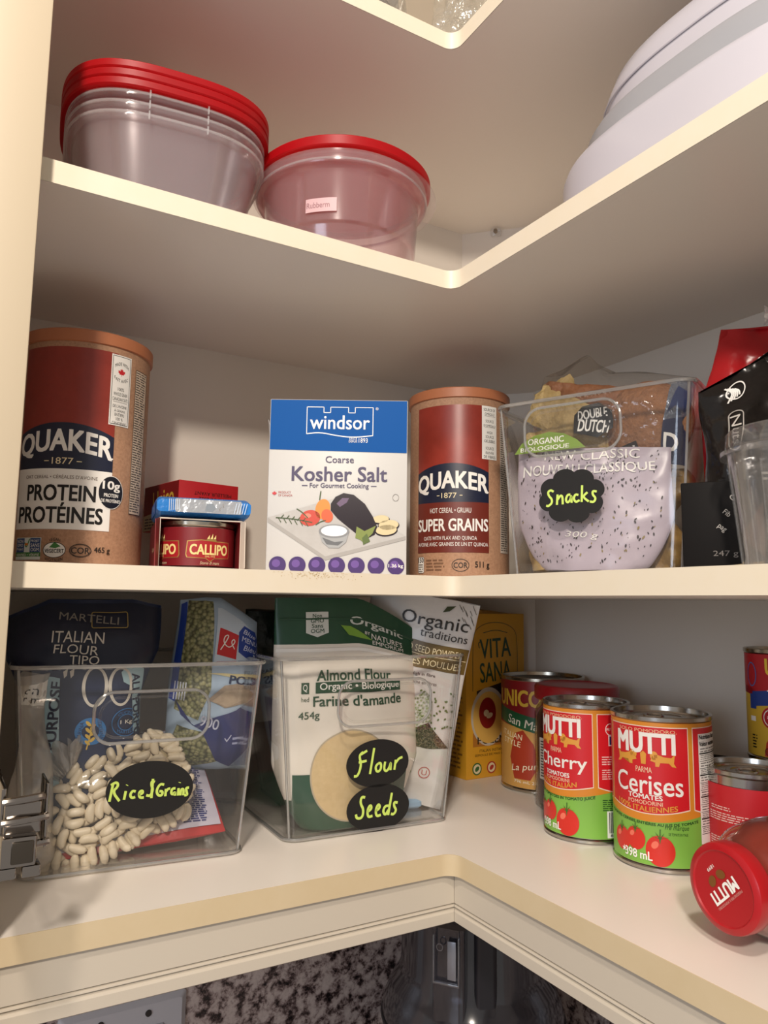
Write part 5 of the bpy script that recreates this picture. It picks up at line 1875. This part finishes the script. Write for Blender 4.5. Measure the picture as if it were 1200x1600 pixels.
short_can('sauce_can', 'small red, blue and yellow tomato can stacked on a dark can at right', 'can', (dx_ - 0.003, dy_ - 0.001, Z1 + 0.0773), to_cam(dx_, dy_) - R(4), 0.0300, 0.0915, None, a, M('#57534f', 0.3, 0.9), pull=False)

# jar lying on its side, red lid towards the camera
ldir = math.atan2(0.0, 1.0)
jz = 0.0364
jl = thing('passata_jar', 'glass jar of tomato sauce lying on its side with its red Mutti lid facing out', 'jar', (0.0370, -0.2220, Z1 + jz + 0.0002), (0, R(90), R(-4)))
# local z runs along the jar from the lid inward
b = MB()
b.lathe([(0.02322, 0.00688), (0.02322, 0.01376), (0.0258, 0.01892), (0.03225, 0.03096), (0.034572, 0.04472), (0.034572, 0.09632), (0.03268, 0.10492), (0.0258, 0.10836), (0.00086, 0.10664)], GLS, n=64)
b.build('glass_jar', jl)
b = MB()
b.lathe([(0.00086, 0.01032), (0.02193, 0.01032), (0.02193, 0.01462), (0.02451, 0.01935), (0.03096, 0.03139), (0.033282, 0.04515), (0.033282, 0.09589), (0.03139, 0.10363), (0.00086, 0.10535)], M('#8c2a1c', 0.35, speck=0.55, scale=40, dark='#5a150e'), n=64)
b.build('tomato_sauce', jl)
LDR = M('#ab151d', 0.28)
b = MB()
b.lathe([(0.02365, 0.01247), (0.025112, 0.01204), (0.025628, 0.01032), (0.025628, 0.00344), (0.025112, 0.001548), (0.02322, 0.000344), (0.021328, 0), (0.020468, 0.00086), (0.01935, 0.001032), (0.00086, 0.001032)], LDR, n=80, cap0=False)
lid_ = b.build('lid', jl)
a = Art()
a.ring(0, 0, 23, 23, 0.5, M('#b3793a', 0.35, 0.5), 1, n=64)
a.text('MUTTI', 0, 1.5, 22, 7, WHT, 2, bold=0.05)
a.text('PASSIONE PER IL POMODORO', 0, 7, 23, 1.4, M('#d8a49a', 0.4), 2)
for sx in (-1, 1):
    a.ell(sx * 4.2, -6.5, 3.4, 2.6, M('#8a5a2a', 0.35, 0.4), 2, sx * 30)
a.text('1899', 0, -12.5, 6, 2, WHT, 2)
cr_, sr_ = math.cos(R(224)), math.sin(R(224))
jl_art = Art().merge(a, 0, 0, 0)
# the lid face looks along -z local; u to the viewer's right is local y reversed
jl_art.build('lid_print', lambda u, v, h: Vector(((u * sr_ + v * cr_) * -1, -(u * cr_ - v * sr_), 0.00098 - h)), lid_)

# ================================================================== BELOW THE CABINET
fp = thing('food_processor', 'dark smoky food processor standing on the counter in the corner below the cabinet', 'food processor', (0.124, 0.140, -0.640))
SMK = clear('smoky_plastic', tint=(0.45, 0.45, 0.50), milk=0.35, milkcol=(0.10, 0.10, 0.12), refl=0.08, rough=0.10, power=2.0, edge=0.8)
DKP = M('#1d1c21', 0.3)
b = MB()
b.loft([sring(0, 0, k, k, z, 64, 3.2) for k, z in ((0.098, 0), (0.10, 0.004), (0.098, 0.07), (0.090, 0.085), (0.07, 0.09))], DKP)
b.build('motor_base', fp)
b = MB()
b.lathe([(0.070, 0.0905), (0.082, 0.095), (0.0865, 0.11), (0.0875, 0.222), (0.089, 0.224), (0.089, 0.230), (0.0855, 0.230), (0.0845, 0.11), (0.068, 0.0935)], SMK, n=72)
b.build('work_bowl', fp)
b = MB()
b.lathe([(0.0905, 0.216), (0.0925, 0.2165), (0.0925, 0.232), (0.0905, 0.240), (0.083, 0.256), (0.076, 0.266), (0.0735, 0.276), (0.0725, 0.335), (0.071, 0.337), (0.0705, 0.276), (0.073, 0.264), (0.088, 0.238), (0.0890, 0.231)], SMK, n=72)
b.tube([(0.0928 * math.cos(t), 0.0928 * math.sin(t), 0.2250) for t in [2 * PI * k / 64 for k in range(64)]], 0.0016, DKP, 6, closed=True)
b.build('bowl_cover', fp)
va = to_cam(0.124, 0.140)
b = MB()
b.lathe([(0.058, 0.10), (0.060, 0.14), (0.060, 0.20), (0.04, 0.235), (0.035, 0.33)], M('#26252b', 0.35), n=48)
b.build('inner_drum', fp)


def tower(ang, dist, wx, wy, z0, z1, mat, name):
    b = MB()
    mt = Matrix.Rotation(ang + PI / 2, 4, 'Z') @ Matrix.Translation((0, -dist, 0))
    b.loft([[(x, y, z) for x, y in rrect(-wx / 2 - g, -wy / 2 - g, wx / 2 + g, wy / 2 + g, 0.006)] for z, g in ((z0, 0), (z0 + 0.02, -0.001), (z1 - 0.004, -0.001), (z1, 0.0005))], mat, mtx=mt)
    o = b.build(name, fp)
    return o


tower(va - R(16), 0.070, 0.034, 0.030, 0.228, 0.336, SMK, 'feed_tube')
tower(va + R(10), 0.068, 0.024, 0.020, 0.236, 0.345, DKP, 'pusher')
b = MB()
mt = Matrix.Rotation(va - R(16) + PI / 2, 4, 'Z') @ Matrix.Translation((0, -0.0865, 0))
LTC = clear('latch_plastic', tint=(0.5, 0.52, 0.6), refl=0.2, rough=0.08, milk=0.1, edge=0.9)
for (x0, z0, x1, z1) in ((-0.013, 0.288, -0.0115, 0.330), (0.0115, 0.288, 0.013, 0.330), (-0.013, 0.287, 0.013, 0.289)):
    b.box(x0, -0.002, z0, x1, 0.002, z1, LTC, 0.0004, mtx=mt)
b.box(0.001, -0.001, 0.292, 0.0095, 0.001, 0.326, M('#8e8f96', 0.3, 0.5), 0.0006, mtx=mt)
b.tube([(-0.006 + 0.003 * math.cos(t), -0.002, 0.320 + 0.003 * math.sin(t)) for t in [2 * PI * k / 16 for k in range(16)]], 0.0006, LTC, 5, closed=True, mtx=mt)
b.build('safety_latch', fp)
